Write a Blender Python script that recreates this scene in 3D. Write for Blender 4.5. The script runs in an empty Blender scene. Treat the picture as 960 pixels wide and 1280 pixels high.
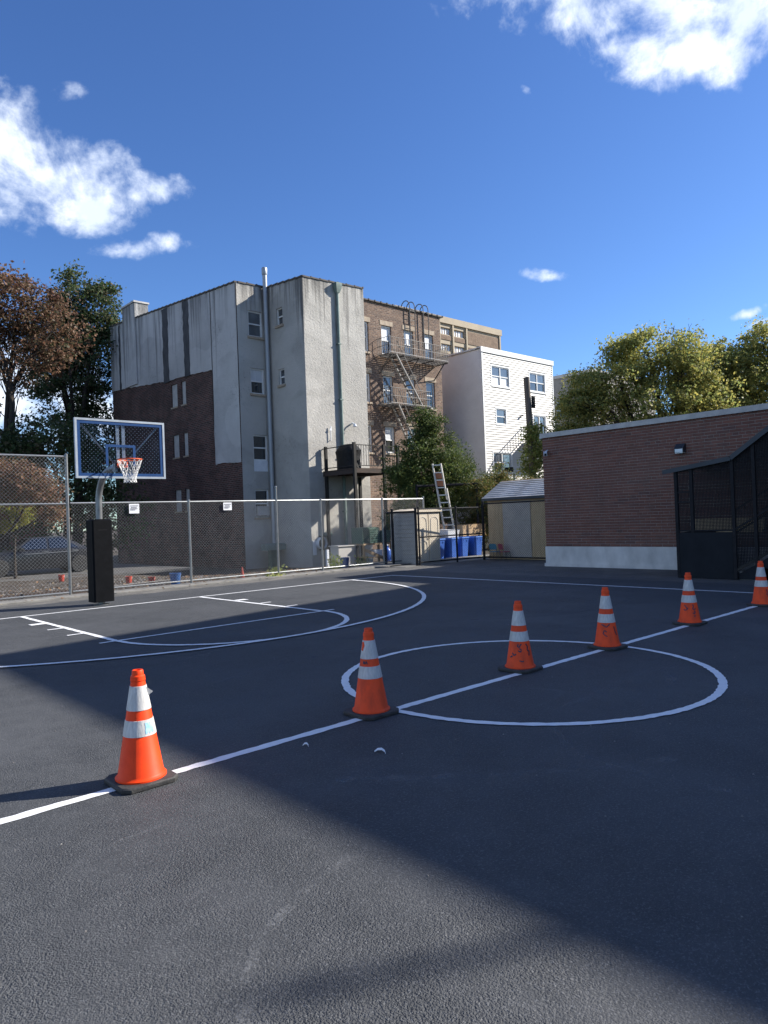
import bpy, math, random
import numpy as np
from mathutils import Vector, Matrix
R = math.radians
scene = bpy.context.scene
COL = scene.collection
random.seed(7)
rng = np.random.default_rng(7)

# ------------------------------------------------------------------ camera
cam_data = bpy.data.cameras.new('camera')
cam = bpy.data.objects.new('camera', cam_data)
COL.objects.link(cam)
cam_data.sensor_fit = 'VERTICAL'
cam_data.sensor_height = 36.0
cam_data.lens = 36.0 * 892.72 / 1280.0
cam_data.clip_start = 0.05
cam_data.clip_end = 2000
_yaw, _pitch, _roll = 0.7401, 0.0091, -0.0376
F = Vector((math.sin(_yaw) * math.cos(_pitch), math.cos(_yaw) * math.cos(_pitch), math.sin(_pitch)))
Rt = Vector((math.cos(_yaw), -math.sin(_yaw), 0))
U0 = Rt.cross(F)
r_ = math.cos(_roll) * Rt + math.sin(_roll) * U0
u_ = -math.sin(_roll) * Rt + math.cos(_roll) * U0
cm = Matrix(((r_.x, u_.x, -F.x, -5.931), (r_.y, u_.y, -F.y, -4.462), (r_.z, u_.z, -F.z, 1.6244), (0, 0, 0, 1)))
cam.matrix_world = cm
scene.camera = cam

# ------------------------------------------------------------------ light and sky
SUN_EL = R(31.5)
SUN_AZ = Vector((0.882, -0.471, 0)).normalized()
sun_dir = Vector((SUN_AZ.x * math.cos(SUN_EL), SUN_AZ.y * math.cos(SUN_EL), math.sin(SUN_EL)))
sd = bpy.data.lights.new('sun', 'SUN')
sd.energy = 3.7
sd.angle = R(0.53)
sd.color = (1.0, 0.945, 0.86)
sun = bpy.data.objects.new('sun', sd)
COL.objects.link(sun)
sun.rotation_euler = sun_dir.to_track_quat('Z', 'Y').to_euler()
sun.location = (30, -20, 40)

scene.view_settings.view_transform = 'Standard'
scene.view_settings.look = 'None'
scene.view_settings.gamma = 1
scene.view_settings.exposure = 1.37
scene.view_settings.use_curve_mapping = False

world = bpy.data.worlds.new('World')
scene.world = world
world.use_nodes = True
wt = world.node_tree
for n in list(wt.nodes):
    wt.nodes.remove(n)


class NT:
    """small node helper"""
    def __init__(s, tree):
        s.t = tree

    def n(s, typ, **kw):
        nd = s.t.nodes.new(typ)
        for k, v in kw.items():
            setattr(nd, k, v)
        return nd

    def l(s, a, b):
        s.t.links.new(a, b)

    def put(s, sock, v):
        if hasattr(v, 'is_linked') or isinstance(v, bpy.types.NodeSocket):
            s.l(v, sock)
        else:
            sock.default_value = v

    def math(s, op, a, b=0.0, c=0.0, clamp=False):
        nd = s.n('ShaderNodeMath', operation=op, use_clamp=clamp)
        for i, v in enumerate((a, b, c)):
            s.put(nd.inputs[i], v)
        return nd.outputs[0]

    def vmath(s, op, a, b=(0, 0, 0)):
        nd = s.n('ShaderNodeVectorMath', operation=op)
        s.put(nd.inputs[0], a)
        s.put(nd.inputs[1], b)
        return nd.outputs['Value'] if op in ('DOT_PRODUCT', 'LENGTH') else nd.outputs[0]

    def noise(s, vec, scale, detail=4, rough=0.55, dist=0.0):
        nd = s.n('ShaderNodeTexNoise')
        if vec is not None:
            s.l(vec, nd.inputs['Vector'])
        nd.inputs['Scale'].default_value = scale
        nd.inputs['Detail'].default_value = detail
        nd.inputs['Roughness'].default_value = rough
        nd.inputs['Distortion'].default_value = dist
        return nd.outputs['Fac']

    def ramp(s, fac, stops):
        nd = s.n('ShaderNodeValToRGB')
        cr = nd.color_ramp
        while len(cr.elements) < len(stops):
            cr.elements.new(0.5)
        for e, (p, c) in zip(cr.elements, stops):
            e.position = p
            e.color = (*c, 1) if len(c) == 3 else c
        s.l(fac, nd.inputs[0])
        return nd.outputs[0]

    def mix(s, fac, a, b, blend='MIX'):
        nd = s.n('ShaderNodeMix', data_type='RGBA', blend_type=blend)
        s.put(nd.inputs[0], fac)
        for i, v in ((6, a), (7, b)):
            if isinstance(v, tuple):
                nd.inputs[i].default_value = (*v[:3], 1)
            else:
                s.l(v, nd.inputs[i])
        return nd.outputs[2]

    def smooth(s, x, a, b):
        nd = s.n('ShaderNodeMapRange', interpolation_type='SMOOTHSTEP')
        s.put(nd.inputs[0], x)
        nd.inputs[1].default_value = a
        nd.inputs[2].default_value = b
        return nd.outputs[0]


w = NT(wt)
sky = w.n('ShaderNodeTexSky', sky_type='NISHITA')
sky.sun_disc = False
sky.sun_elevation = SUN_EL
sky.sun_rotation = math.atan2(SUN_AZ.x, SUN_AZ.y)
sky.altitude = 20
sky.air_density = 0.9
sky.dust_density = 0.25
sky.ozone_density = 3.2
gen = w.n('ShaderNodeTexCoord').outputs['Generated']


def cdir(az, el):
    """sky direction; az measured from +Y towards +X, degrees"""
    return Vector((math.sin(R(az)) * math.cos(R(el)), math.cos(R(az)) * math.cos(R(el)), math.sin(R(el))))


# clouds: azimuth, elevation, half width, half height (all degrees), tilt, density
CLOUDS = [
    (15.0, 25.6, 4.6, 2.5, -6, 1.0), (18.2, 24.4, 4.2, 1.6, -10, 1.0), (22.3, 24.6, 2.0, 1.6, 0, 1.0), (25.6, 24.4, 2.7, 0.8, 4, 1.0),
    (20.4, 22.6, 2.4, 1.2, -14, 0.95), (8.5, 25.0, 6.5, 3.2, 0, 1.0), (24.2, 20.7, 3.2, 0.6, 8, 0.75), (20.1, 29.6, 1.3, 0.8, 0, 0.25),
    (64.5, 33.4, 8.0, 1.7, -14, 1.0), (65.5, 30.6, 4.6, 1.5, -18, 0.95), (73.0, 32.8, 7.0, 2.6, -8, 1.0), (57.5, 35.3, 5.0, 1.3, -14, 0.9),
    (82.0, 32.5, 9.0, 3.4, 0, 1.0), (56.0, 17.9, 1.9, 0.42, -8, 0.9), (69.5, 13.3, 1.2, 0.3, 14, 0.55), (70.7, 12.7, 0.9, 0.22, 18, 0.55),
    (55.0, 30.0, 0.32, 0.42, 50, 0.5), (14.5, 34.6, 3.0, 1.0, 4, 0.32),
    (9.0, 9.0, 10.5, 3.4, 0, 1.0), (19.5, 8.0, 5.0, 2.2, 0, 0.95),
    (-5, 13, 9, 3.2, 0, 1.0), (0, 21, 6, 2.4, 6, 1.0), (-14, 27, 9, 3.4, -6, 1.0), (-22, 11, 12, 3.4, 0, 1.0), (-34, 19, 10, 3.8, 4, 1.0),  # from here on: unseen clouds, the western ones added to lift shade fill
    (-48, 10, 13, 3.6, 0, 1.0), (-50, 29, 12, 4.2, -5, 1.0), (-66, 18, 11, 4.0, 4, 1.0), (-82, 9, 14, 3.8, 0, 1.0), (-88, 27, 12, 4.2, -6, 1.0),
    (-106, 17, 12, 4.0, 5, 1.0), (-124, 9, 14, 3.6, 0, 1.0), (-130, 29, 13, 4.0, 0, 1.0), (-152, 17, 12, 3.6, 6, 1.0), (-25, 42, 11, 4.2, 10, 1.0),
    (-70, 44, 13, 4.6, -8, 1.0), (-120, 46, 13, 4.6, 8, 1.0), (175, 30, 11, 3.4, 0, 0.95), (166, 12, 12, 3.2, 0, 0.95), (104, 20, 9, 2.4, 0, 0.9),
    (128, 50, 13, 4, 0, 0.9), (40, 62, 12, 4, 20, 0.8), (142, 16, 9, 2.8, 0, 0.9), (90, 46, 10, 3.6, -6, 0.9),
]
warp = w.n('ShaderNodeTexNoise')
w.l(gen, warp.inputs['Vector'])
warp.inputs['Scale'].default_value = 9
warp.inputs['Detail'].default_value = 4
wv = w.vmath('SUBTRACT', warp.outputs['Color'], (0.5, 0.5, 0.5))
wsc = w.n('ShaderNodeVectorMath', operation='SCALE')
w.l(wv, wsc.inputs[0])
wsc.inputs['Scale'].default_value = 0.04
gd = w.vmath('ADD', gen, wsc.outputs[0])
acc = None
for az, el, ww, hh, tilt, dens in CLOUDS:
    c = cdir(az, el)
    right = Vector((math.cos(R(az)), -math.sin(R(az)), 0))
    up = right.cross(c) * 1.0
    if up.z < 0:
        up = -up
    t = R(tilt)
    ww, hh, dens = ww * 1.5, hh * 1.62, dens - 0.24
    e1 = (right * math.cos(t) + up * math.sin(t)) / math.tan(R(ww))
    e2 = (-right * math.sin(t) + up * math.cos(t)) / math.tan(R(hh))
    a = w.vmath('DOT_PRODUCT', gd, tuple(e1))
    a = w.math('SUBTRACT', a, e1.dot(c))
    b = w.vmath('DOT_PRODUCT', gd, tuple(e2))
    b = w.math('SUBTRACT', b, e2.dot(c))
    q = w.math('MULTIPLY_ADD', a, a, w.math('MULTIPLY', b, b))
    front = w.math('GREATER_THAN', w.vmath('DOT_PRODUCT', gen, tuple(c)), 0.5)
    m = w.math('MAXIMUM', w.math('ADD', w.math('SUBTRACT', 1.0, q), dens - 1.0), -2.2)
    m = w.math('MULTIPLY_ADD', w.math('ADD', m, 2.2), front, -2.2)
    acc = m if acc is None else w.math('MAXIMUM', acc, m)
fb = w.noise(gen, 11, 10, 0.62, 0.3)
fb2 = w.noise(gen, 34, 6, 0.6)
nz = w.math('ADD', w.math('MULTIPLY', w.math('SUBTRACT', fb, 0.5), 3.5), w.math('MULTIPLY', w.math('SUBTRACT', fb2, 0.5), 1.3))
val = w.math('ADD', acc, nz)
alpha = w.smooth(val, -0.1, 1.05)
body = w.smooth(val, 0.25, 1.7)
shade = w.noise(gen, 16, 5, 0.6)
thick = w.math('MULTIPLY', body, w.smooth(shade, 0.36, 0.62), clamp=True)
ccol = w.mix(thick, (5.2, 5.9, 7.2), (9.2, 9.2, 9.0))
hsv = w.n('ShaderNodeHueSaturation')
hsv.inputs['Hue'].default_value = 0.512
hsv.inputs['Saturation'].default_value = 1.12
hsv.inputs['Value'].default_value = 1.0
w.l(sky.outputs[0], hsv.inputs['Color'])
skyt = w.mix(1.0, hsv.outputs[0], (0.74, 0.92, 1.02), 'MULTIPLY')
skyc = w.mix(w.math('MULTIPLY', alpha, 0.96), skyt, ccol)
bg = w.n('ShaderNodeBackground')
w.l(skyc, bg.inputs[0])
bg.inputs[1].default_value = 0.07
wo = w.n('ShaderNodeOutputWorld')
w.l(bg.outputs[0], wo.inputs[0])
world.cycles.sampling_method = 'MANUAL'
world.cycles.sample_map_resolution = 512
scene.cycles.use_denoising = True
scene.cycles.max_bounces = 7
scene.cycles.transparent_max_bounces = 12

# ------------------------------------------------------------------ mesh helper
ORG = {}


class MB:
    def __init__(s):
        s.v, s.f, s.m = [], [], []

    def face(s, pts, mi=0):
        i = len(s.v)
        s.v.extend([tuple(p) for p in pts])
        s.f.append(tuple(range(i, i + len(pts))))
        s.m.append(mi)

    def mesh(s, verts, faces, mi=0):
        i = len(s.v)
        s.v.extend([tuple(p) for p in verts])
        s.f.extend([tuple(a + i for a in f) for f in faces])
        s.m.extend([mi] * len(faces))

    def hexa(s, p, mi=0):
        s.mesh(p, [(0, 3, 2, 1), (4, 5, 6, 7), (0, 1, 5, 4), (1, 2, 6, 5), (2, 3, 7, 6), (3, 0, 4, 7)], mi)

    def box(s, x0, y0, z0, x1, y1, z1, mi=0):
        s.hexa([(x0, y0, z0), (x1, y0, z0), (x1, y1, z0), (x0, y1, z0), (x0, y0, z1), (x1, y0, z1), (x1, y1, z1), (x0, y1, z1)], mi)

    def cbox(s, x0, y0, z0, x1, y1, z1, c=0.01, mi=0):
        """box with chamfered vertical edges and chamfered top"""
        o = [(x0 + c, y0), (x1 - c, y0), (x1, y0 + c), (x1, y1 - c), (x1 - c, y1), (x0 + c, y1), (x0, y1 - c), (x0, y0 + c)]
        cx, cy = (x0 + x1) / 2, (y0 + y1) / 2
        kx, ky = 1 - 2 * c / max(x1 - x0, 1e-6), 1 - 2 * c / max(y1 - y0, 1e-6)
        i_ = [(cx + (a - cx) * kx, cy + (b - cy) * ky) for a, b in o]
        s.loft([[(a, b, z0) for a, b in o], [(a, b, z1 - c) for a, b in o], [(a, b, z1) for a, b in i_]], mi=mi)

    def loft(s, rings, cap=True, mi=0, closed=True):
        n = len(rings[0])
        vs = [p for r in rings for p in r]
        fs = []
        for k in range(len(rings) - 1):
            for j in range(n if closed else n - 1):
                a, b = k * n + j, k * n + (j + 1) % n
                fs.append((a, b, b + n, a + n))
        if cap and closed:
            fs.append(tuple(range(n - 1, -1, -1)))
            fs.append(tuple(range((len(rings) - 1) * n, len(rings) * n)))
        s.mesh(vs, fs, mi)

    def bar(s, p, q, w_=0.04, h_=None, up=(0, 0, 1), mi=0):
        h_ = w_ if h_ is None else h_
        p, q = Vector(p), Vector(q)
        d = (q - p).normalized()
        up = Vector(up)
        if abs(d.dot(up)) > 0.98:
            up = Vector((0, 1, 0))
        x = d.cross(up).normalized() * (w_ / 2)
        y = x.cross(d).normalized() * (h_ / 2)
        s.hexa([p - x - y, p + x - y, q + x - y, q - x - y, p - x + y, p + x + y, q + x + y, q - x + y], mi)

    def tube(s, pts, r, n=8, mi=0, cap=True):
        pts = [Vector(p) for p in pts]
        rs = r if isinstance(r, (list, tuple)) else [r] * len(pts)
        rings = []
        ref = None
        for i, p in enumerate(pts):
            d = (pts[min(i + 1, len(pts) - 1)] - pts[max(i - 1, 0)]).normalized()
            if ref is None:
                ref = d.orthogonal().normalized()
            ref = (ref - d * ref.dot(d)).normalized()
            b = d.cross(ref)
            rings.append([p + (ref * math.cos(2 * math.pi * k / n) + b * math.sin(2 * math.pi * k / n)) * rs[i] for k in range(n)])
        s.loft(rings, cap, mi)

    def lathe(s, prof, c=(0, 0, 0), n=24, mi=0):
        s.loft([[(c[0] + r * math.cos(2 * math.pi * k / n), c[1] + r * math.sin(2 * math.pi * k / n), c[2] + z) for k in range(n)] for r, z in prof], True, mi)

    def prism(s, poly, vec, mi=0):
        a = [Vector(p) for p in poly]
        vec = Vector(vec)
        s.loft([a, [p + vec for p in a]], True, mi)

    def build(s, name, mats, parent=None, smooth=False, at=None, kind=None, label=None):
        me = bpy.data.meshes.new(name)
        o = Vector(ORG[parent.name]) if parent is not None else Vector(at or (0, 0, 0))
        v = np.array(s.v, dtype=float).reshape(-1, 3) - np.array(o)
        me.from_pydata(v.tolist(), [], s.f)
        if not isinstance(mats, (list, tuple)):
            mats = [mats]
        for m in mats:
            me.materials.append(m)
        if len(mats) > 1:
            me.polygons.foreach_set('material_index', s.m)
        if smooth:
            me.polygons.foreach_set('use_smooth', [True] * len(me.polygons))
            if smooth != 'all':
                me.set_sharp_from_angle(angle=R(38))
        ob = bpy.data.objects.new(name, me)
        COL.objects.link(ob)
        if parent is not None:
            ob.parent = parent
            ORG[ob.name] = ORG[parent.name]
        else:
            ob.location = o
            ORG[ob.name] = tuple(o)
        if kind:
            ob['kind'] = kind
        if label:
            ob['label'] = label
        return ob


def thing(name, label, cat, loc=(0, 0, 0), group=None):
    o = bpy.data.objects.new(name, None)
    o.empty_display_size = 0.2
    COL.objects.link(o)
    o.location = loc
    ORG[o.name] = tuple(loc)
    o['label'], o['category'] = label, cat
    if group:
        o['group'] = group
    return o


def tag(o, label, cat, group=None, kind=None):
    o['label'], o['category'] = label, cat
    if group:
        o['group'] = group
    if kind:
        o['kind'] = kind
    return o


def structure(o):
    o['kind'] = 'structure'
    return o


def copy_tree(o, parent=None):
    c = o.copy()
    COL.objects.link(c)
    if parent is not None:
        c.parent = parent
    ORG[c.name] = ORG.get(o.name, (0, 0, 0))
    for ch in o.children:
        copy_tree(ch, c)
    return c


# ------------------------------------------------------------------ materials
def newmat(name):
    m = bpy.data.materials.new(name)
    m.use_nodes = True
    t = NT(m.node_tree)
    b = m.node_tree.nodes['Principled BSDF']
    return m, t, b


def coords(t, stretch=(1, 1, 1), world_space=False):
    if world_space:
        v = t.n('ShaderNodeNewGeometry').outputs['Position']
    else:
        v = t.n('ShaderNodeTexCoord').outputs['Object']
    if stretch != (1, 1, 1):
        v = t.vmath('MULTIPLY', v, stretch)
    return v


def M(name, c1, c2=None, rough=0.6, metal=0.0, scale=3.0, stretch=(1, 1, 1), bump=0.0, bscale=30.0, bdist=0.02,
      coat=0.0, spec=0.5, rvar=0.0, lo=0.35, hi=0.65, isl=0.0):
    m, t, b = newmat(name)
    v = coords(t, stretch)
    b.inputs['Roughness'].default_value = rough
    b.inputs['Metallic'].default_value = metal
    b.inputs['Specular IOR Level'].default_value = spec
    b.inputs['Coat Weight'].default_value = coat
    b.inputs['Coat Roughness'].default_value = 0.08
    if c2 is None:
        c2 = tuple(x * 0.8 for x in c1)
    nz_ = t.noise(v, scale, 6, 0.6)
    col = t.ramp(nz_, [(lo, c1), (hi, c2)])
    if isl:
        g = t.n('ShaderNodeNewGeometry').outputs['Random Per Island']
        k = t.math('MULTIPLY_ADD', g, 2 * isl, 1 - isl)
        col = t.vmath('MULTIPLY', col, _rep(t, k))
    t.l(col, b.inputs['Base Color'])
    if rvar:
        rr = t.math('MULTIPLY_ADD', nz_, rvar, rough - rvar / 2)
        t.l(rr, b.inputs['Roughness'])
    if bump:
        bn = t.n('ShaderNodeBump')
        bn.inputs['Strength'].default_value = bump
        bn.inputs['Distance'].default_value = bdist
        t.l(t.noise(v, bscale, 5, 0.6), bn.inputs['Height'])
        t.l(bn.outputs[0], b.inputs['Normal'])
    return m


def _rep(t, k):
    c = t.n('ShaderNodeCombineXYZ')
    for i in range(3):
        t.l(k, c.inputs[i])
    return c.outputs[0]


def asphalt(name, c1, c2, agg=(0.10, 0.10, 0.105), rough=0.62, scuffs=True, dust=None, spec=0.5):
    m, t, b = newmat(name)
    v = coords(t, world_space=True)
    big = t.noise(v, 0.35, 6, 0.68)
    med = t.noise(v, 6, 5, 0.65)
    base = t.mix(t.smooth(t.math('MULTIPLY_ADD', med, 0.4, t.math('MULTIPLY', big, 0.6)), 0.35, 0.65), c1, c2)
    vo = t.n('ShaderNodeTexVoronoi')
    vo.inputs['Scale'].default_value = 170
    t.l(v, vo.inputs['Vector'])
    sep = t.n('ShaderNodeSeparateColor')
    t.l(vo.outputs['Color'], sep.inputs[0])
    stone = t.math('MULTIPLY', t.smooth(sep.outputs[0], 0.45, 0.95), t.smooth(t.noise(v, 60, 3), 0.4, 0.62))
    col = t.mix(t.math('MULTIPLY', stone, 0.8), base, agg)
    if scuffs:
        ln = t.noise(v, 0.38, 2, 0.4, 1.0)
        l1 = t.math('SUBTRACT', 1.0, t.smooth(t.math('ABSOLUTE', t.math('SUBTRACT', ln, 0.47)), 0.0, 0.003))
        l1 = t.math('MULTIPLY', l1, t.smooth(t.noise(v, 1.1, 3), 0.44, 0.62))
        ln2 = t.noise(t.vmath('ADD', v, (31, 7, 3)), 0.2, 1, 0.3, 0.6)
        l2 = t.math('SUBTRACT', 1.0, t.smooth(t.math('ABSOLUTE', t.math('SUBTRACT', ln2, 0.55)), 0.0, 0.003))
        l2 = t.math('MULTIPLY', l2, t.smooth(t.noise(v, 0.8, 3), 0.42, 0.6))
        s_ = t.math('MULTIPLY', t.math('MAXIMUM', t.math('MULTIPLY', l1, 0.5), l2), 0.3)
        col = t.mix(s_, col, (0.13, 0.13, 0.135))
    if dust:
        dn = t.smooth(t.noise(v, 1.6, 6, 0.7), 0.42, 0.7)
        col = t.mix(t.math('MULTIPLY', dn, 0.6), col, dust)
    t.l(col, b.inputs['Base Color'])
    b.inputs['Specular IOR Level'].default_value = spec
    rr = t.math('MULTIPLY_ADD', med, 0.25, rough - 0.12)
    t.l(rr, b.inputs['Roughness'])
    bn = t.n('ShaderNodeBump')
    bn.inputs['Strength'].default_value = 1.0
    bn.inputs['Distance'].default_value = 0.0085
    t.l(t.math('MULTIPLY_ADD', t.smooth(t.noise(v, 0.9, 5, 0.65), 0.32, 0.68), 0.75, 0.25), bn.inputs['Strength'])
    v2 = t.n('ShaderNodeTexVoronoi')
    v2.inputs['Scale'].default_value = 100
    t.l(v, v2.inputs['Vector'])
    h = t.math('MULTIPLY_ADD', vo.outputs['Distance'], -0.5, t.math('MULTIPLY', v2.outputs['Distance'], -0.75))
    h = t.math('MULTIPLY_ADD', t.noise(v, 28, 3, 0.6), 0.5, h)
    t.l(h, bn.inputs['Height'])
    t.l(bn.outputs[0], b.inputs['Normal'])
    return m


def brickmat(name, axis, c1, c2, mortar, bw=0.203, bh=0.0677, ms=0.009, stain=None, rough=0.85, bump=0.5):
    """brick texture on a vertical plane; axis 'X' = wall runs along X, 'Y' along Y"""
    m, t, b = newmat(name)
    v = coords(t, world_space=True)
    sx = t.n('ShaderNodeSeparateXYZ')
    t.l(v, sx.inputs[0])
    cv = t.n('ShaderNodeCombineXYZ')
    t.l(sx.outputs[axis], cv.inputs[0])
    t.l(sx.outputs['Z'], cv.inputs[1])
    br = t.n('ShaderNodeTexBrick')
    t.l(cv.outputs[0], br.inputs['Vector'])
    br.inputs['Scale'].default_value = 1.0
    br.inputs['Brick Width'].default_value = bw
    br.inputs['Row Height'].default_value = bh
    br.inputs['Mortar Size'].default_value = ms
    br.inputs['Mortar Smooth'].default_value = 0.2
    br.inputs['Bias'].default_value = 0.0
    br.inputs['Color1'].default_value = (*c1, 1)
    br.inputs['Color2'].default_value = (*c2, 1)
    br.inputs['Mortar'].default_value = (*mortar, 1)
    col = br.outputs['Color']
    n1 = t.smooth(t.noise(v, 0.9, 6, 0.65), 0.38, 0.66)
    col = t.mix(t.math('MULTIPLY', n1, 0.55), col, stain or tuple(x * 0.6 for x in c2))
    n2 = t.smooth(t.noise(v, 7, 4, 0.7), 0.5, 0.75)
    col = t.mix(t.math('MULTIPLY', n2, 0.4), col, mortar)
    t.l(col, b.inputs['Base Color'])
    b.inputs['Roughness'].default_value = rough
    b.inputs['Specular IOR Level'].default_value = 0.25
    bn = t.n('ShaderNodeBump')
    bn.inputs['Strength'].default_value = bump
    bn.inputs['Distance'].default_value = 0.03
    t.l(t.math('MULTIPLY_ADD', t.noise(v, 25, 4, 0.7), 0.7, br.outputs['Fac']), bn.inputs['Height'])
    bn.invert = True
    t.l(bn.outputs[0], b.inputs['Normal'])
    return m


def stucco(name, c, dark, top, amount=0.8, span=4.5, freq=2.2, lift=0.0):
    """rough render, rain streaks running down from the parapet"""
    m, t, b = newmat(name)
    v = coords(t, world_space=True)
    sx = t.n('ShaderNodeSeparateXYZ')
    t.l(v, sx.inputs[0])
    z = sx.outputs['Z']
    st = t.noise(t.vmath('MULTIPLY', v, (freq, freq, 0.10)), 1.0, 5, 0.62)
    fine = t.noise(t.vmath('MULTIPLY', v, (freq * 4, freq * 4, 0.25)), 1.0, 4, 0.6)
    s_ = t.math('MULTIPLY_ADD', fine, 0.35, t.math('MULTIPLY', st, 0.65))
    down = t.math('DIVIDE', t.math('SUBTRACT', top, z), span)
    th = t.math('MULTIPLY_ADD', t.math('MINIMUM', down, 1.3), 0.17, 0.46 - lift)
    k = t.smooth(t.math('SUBTRACT', s_, th), -0.02, 0.14)
    blot = t.smooth(t.noise(v, 0.5, 6, 0.65), 0.3, 0.7)
    base = t.mix(blot, c, tuple(x * 0.78 for x in c))
    sp = t.smooth(t.noise(v, 9, 5, 0.75), 0.56, 0.72)
    base = t.mix(t.math('MULTIPLY', sp, 0.45), base, tuple(x * 0.55 for x in c))
    patch = t.smooth(t.noise(t.vmath('MULTIPLY', v, (0.5, 0.5, 0.8)), 0.55, 2, 0.4, 0.4), 0.5, 0.53)
    base = t.mix(t.math('MULTIPLY', patch, 0.3), base, tuple(x * 1.22 for x in c))
    crk = t.math('ABSOLUTE', t.math('SUBTRACT', t.noise(v, 0.9, 6, 0.6, 0.8), 0.5))
    crk = t.math('MULTIPLY', t.math('SUBTRACT', 1.0, t.smooth(crk, 0.0, 0.006)), t.smooth(t.noise(v, 0.35, 3), 0.5, 0.62))
    base = t.mix(t.math('MULTIPLY', crk, 0.6), base, dark)
    low = t.smooth(z, 1.2, -0.3)
    base = t.mix(t.math('MULTIPLY', low, 0.4), base, tuple(x * 0.55 for x in c))
    col = t.mix(t.math('MULTIPLY', k, amount), base, dark)
    t.l(col, b.inputs['Base Color'])
    b.inputs['Roughness'].default_value = 0.92
    b.inputs['Specular IOR Level'].default_value = 0.15
    bn = t.n('ShaderNodeBump')
    bn.inputs['Strength'].default_value = 0.7
    bn.inputs['Distance'].default_value = 0.05
    t.l(t.noise(v, 8, 7, 0.75), bn.inputs['Height'])
    t.l(bn.outputs[0], b.inputs['Normal'])
    return m


def leafmat(name, cols, trans=0.35):
    m, t, b = newmat(name)
    g = t.n('ShaderNodeNewGeometry')
    n = len(cols)
    col = t.ramp(g.outputs['Random Per Island'], [((i + 0.5) / n, c) for i, c in enumerate(cols)])
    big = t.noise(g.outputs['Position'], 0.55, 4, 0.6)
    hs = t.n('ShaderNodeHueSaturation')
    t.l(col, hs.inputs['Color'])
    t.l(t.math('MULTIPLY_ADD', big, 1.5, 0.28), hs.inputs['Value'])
    b.inputs['Roughness'].default_value = 0.55
    b.inputs['Specular IOR Level'].default_value = 0.3
    t.l(hs.outputs[0], b.inputs['Base Color'])
    tr = t.n('ShaderNodeBsdfTranslucent')
    t.l(hs.outputs[0], tr.inputs['Color'])
    mx = t.n('ShaderNodeMixShader')
    mx.inputs[0].default_value = trans
    t.l(b.outputs[0], mx.inputs[1])
    t.l(tr.outputs[0], mx.inputs[2])
    out = [x for x in m.node_tree.nodes if x.type == 'OUTPUT_MATERIAL'][0]
    t.l(mx.outputs[0], out.inputs[0])
    return m


def glassmat(name, col, rough=0.04, blind=False):
    m, t, b = newmat(name)
    v = coords(t, world_space=True)
    if blind:
        wv_ = t.n('ShaderNodeTexNoise')
        t.l(t.vmath('MULTIPLY', v, (14, 14, 0.6)), wv_.inputs['Vector'])
        wv_.inputs['Scale'].default_value = 1
        c = t.ramp(wv_.outputs['Fac'], [(0.3, tuple(x * 0.7 for x in col)), (0.7, col)])
    else:
        c = t.ramp(t.noise(v, 1.3, 3), [(0.35, tuple(x * 0.5 for x in col)), (0.7, col)])
    t.l(c, b.inputs['Base Color'])
    b.inputs['Roughness'].default_value = rough if not blind else 0.5
    b.inputs['Specular IOR Level'].default_value = 0.9
    b.inputs['Coat Weight'].default_value = 1.0
    b.inputs['Coat Roughness'].default_value = 0.03
    bn = t.n('ShaderNodeBump')
    bn.inputs['Strength'].default_value = 0.06
    t.l(t.noise(v, 2.2, 2), bn.inputs['Height'])
    t.l(bn.outputs[0], b.inputs['Coat Normal'])
    return m


def clearmat(name, tint=(0.86, 0.9, 0.95), a=0.88):
    m, t, b = newmat(name)
    out = [x for x in m.node_tree.nodes if x.type == 'OUTPUT_MATERIAL'][0]
    tr = t.n('ShaderNodeBsdfTransparent')
    tr.inputs[0].default_value = (*tint, 1)
    gl = t.n('ShaderNodeBsdfGlossy')
    gl.inputs['Roughness'].default_value = 0.06
    mx = t.n('ShaderNodeMixShader')
    fr = t.n('ShaderNodeFresnel')
    fr.inputs[0].default_value = 1.45
    t.l(t.math('MULTIPLY', fr.outputs[0], 1 - a + 0.6), mx.inputs[0])
    t.l(tr.outputs[0], mx.inputs[1])
    t.l(gl.outputs[0], mx.inputs[2])
    t.l(mx.outputs[0], out.inputs[0])
    return m


def brickpiece(name, per_object):
    m, t, b = newmat(name)
    if per_object:
        rnd = t.n('ShaderNodeObjectInfo').outputs['Random']
    else:
        rnd = t.n('ShaderNodeNewGeometry').outputs['Random Per Island']
    v = coords(t, world_space=True)
    col = t.ramp(rnd, [(0.0, (0.155, 0.066, 0.048)), (0.3, (0.195, 0.08, 0.057)), (0.55, (0.165, 0.072, 0.055)),
                       (0.8, (0.235, 0.10, 0.07)), (1.0, (0.115, 0.058, 0.05))])
    n1 = t.smooth(t.noise(v, 26, 5, 0.7), 0.42, 0.7)
    col = t.mix(t.math('MULTIPLY', n1, 0.45), col, (0.09, 0.055, 0.053))
    n2 = t.smooth(t.noise(v, 0.7, 5, 0.6), 0.4, 0.68)
    col = t.mix(t.math('MULTIPLY', n2, 0.45), col, (0.20, 0.11, 0.085))
    n3 = t.smooth(t.noise(t.vmath('MULTIPLY', v, (1.6, 1.6, 0.3)), 1.0, 5, 0.65), 0.52, 0.72)
    col = t.mix(t.math('MULTIPLY', n3, 0.4), col, (0.055, 0.036, 0.033))
    t.l(col, b.inputs['Base Color'])
    b.inputs['Roughness'].default_value = 0.8
    b.inputs['Specular IOR Level'].default_value = 0.3
    bn = t.n('ShaderNodeBump')
    bn.inputs['Strength'].default_value = 0.5
    bn.inputs['Distance'].default_value = 0.01
    t.l(t.noise(v, 70, 5, 0.7), bn.inputs['Height'])
    t.l(bn.outputs[0], b.inputs['Normal'])
    return m


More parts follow.
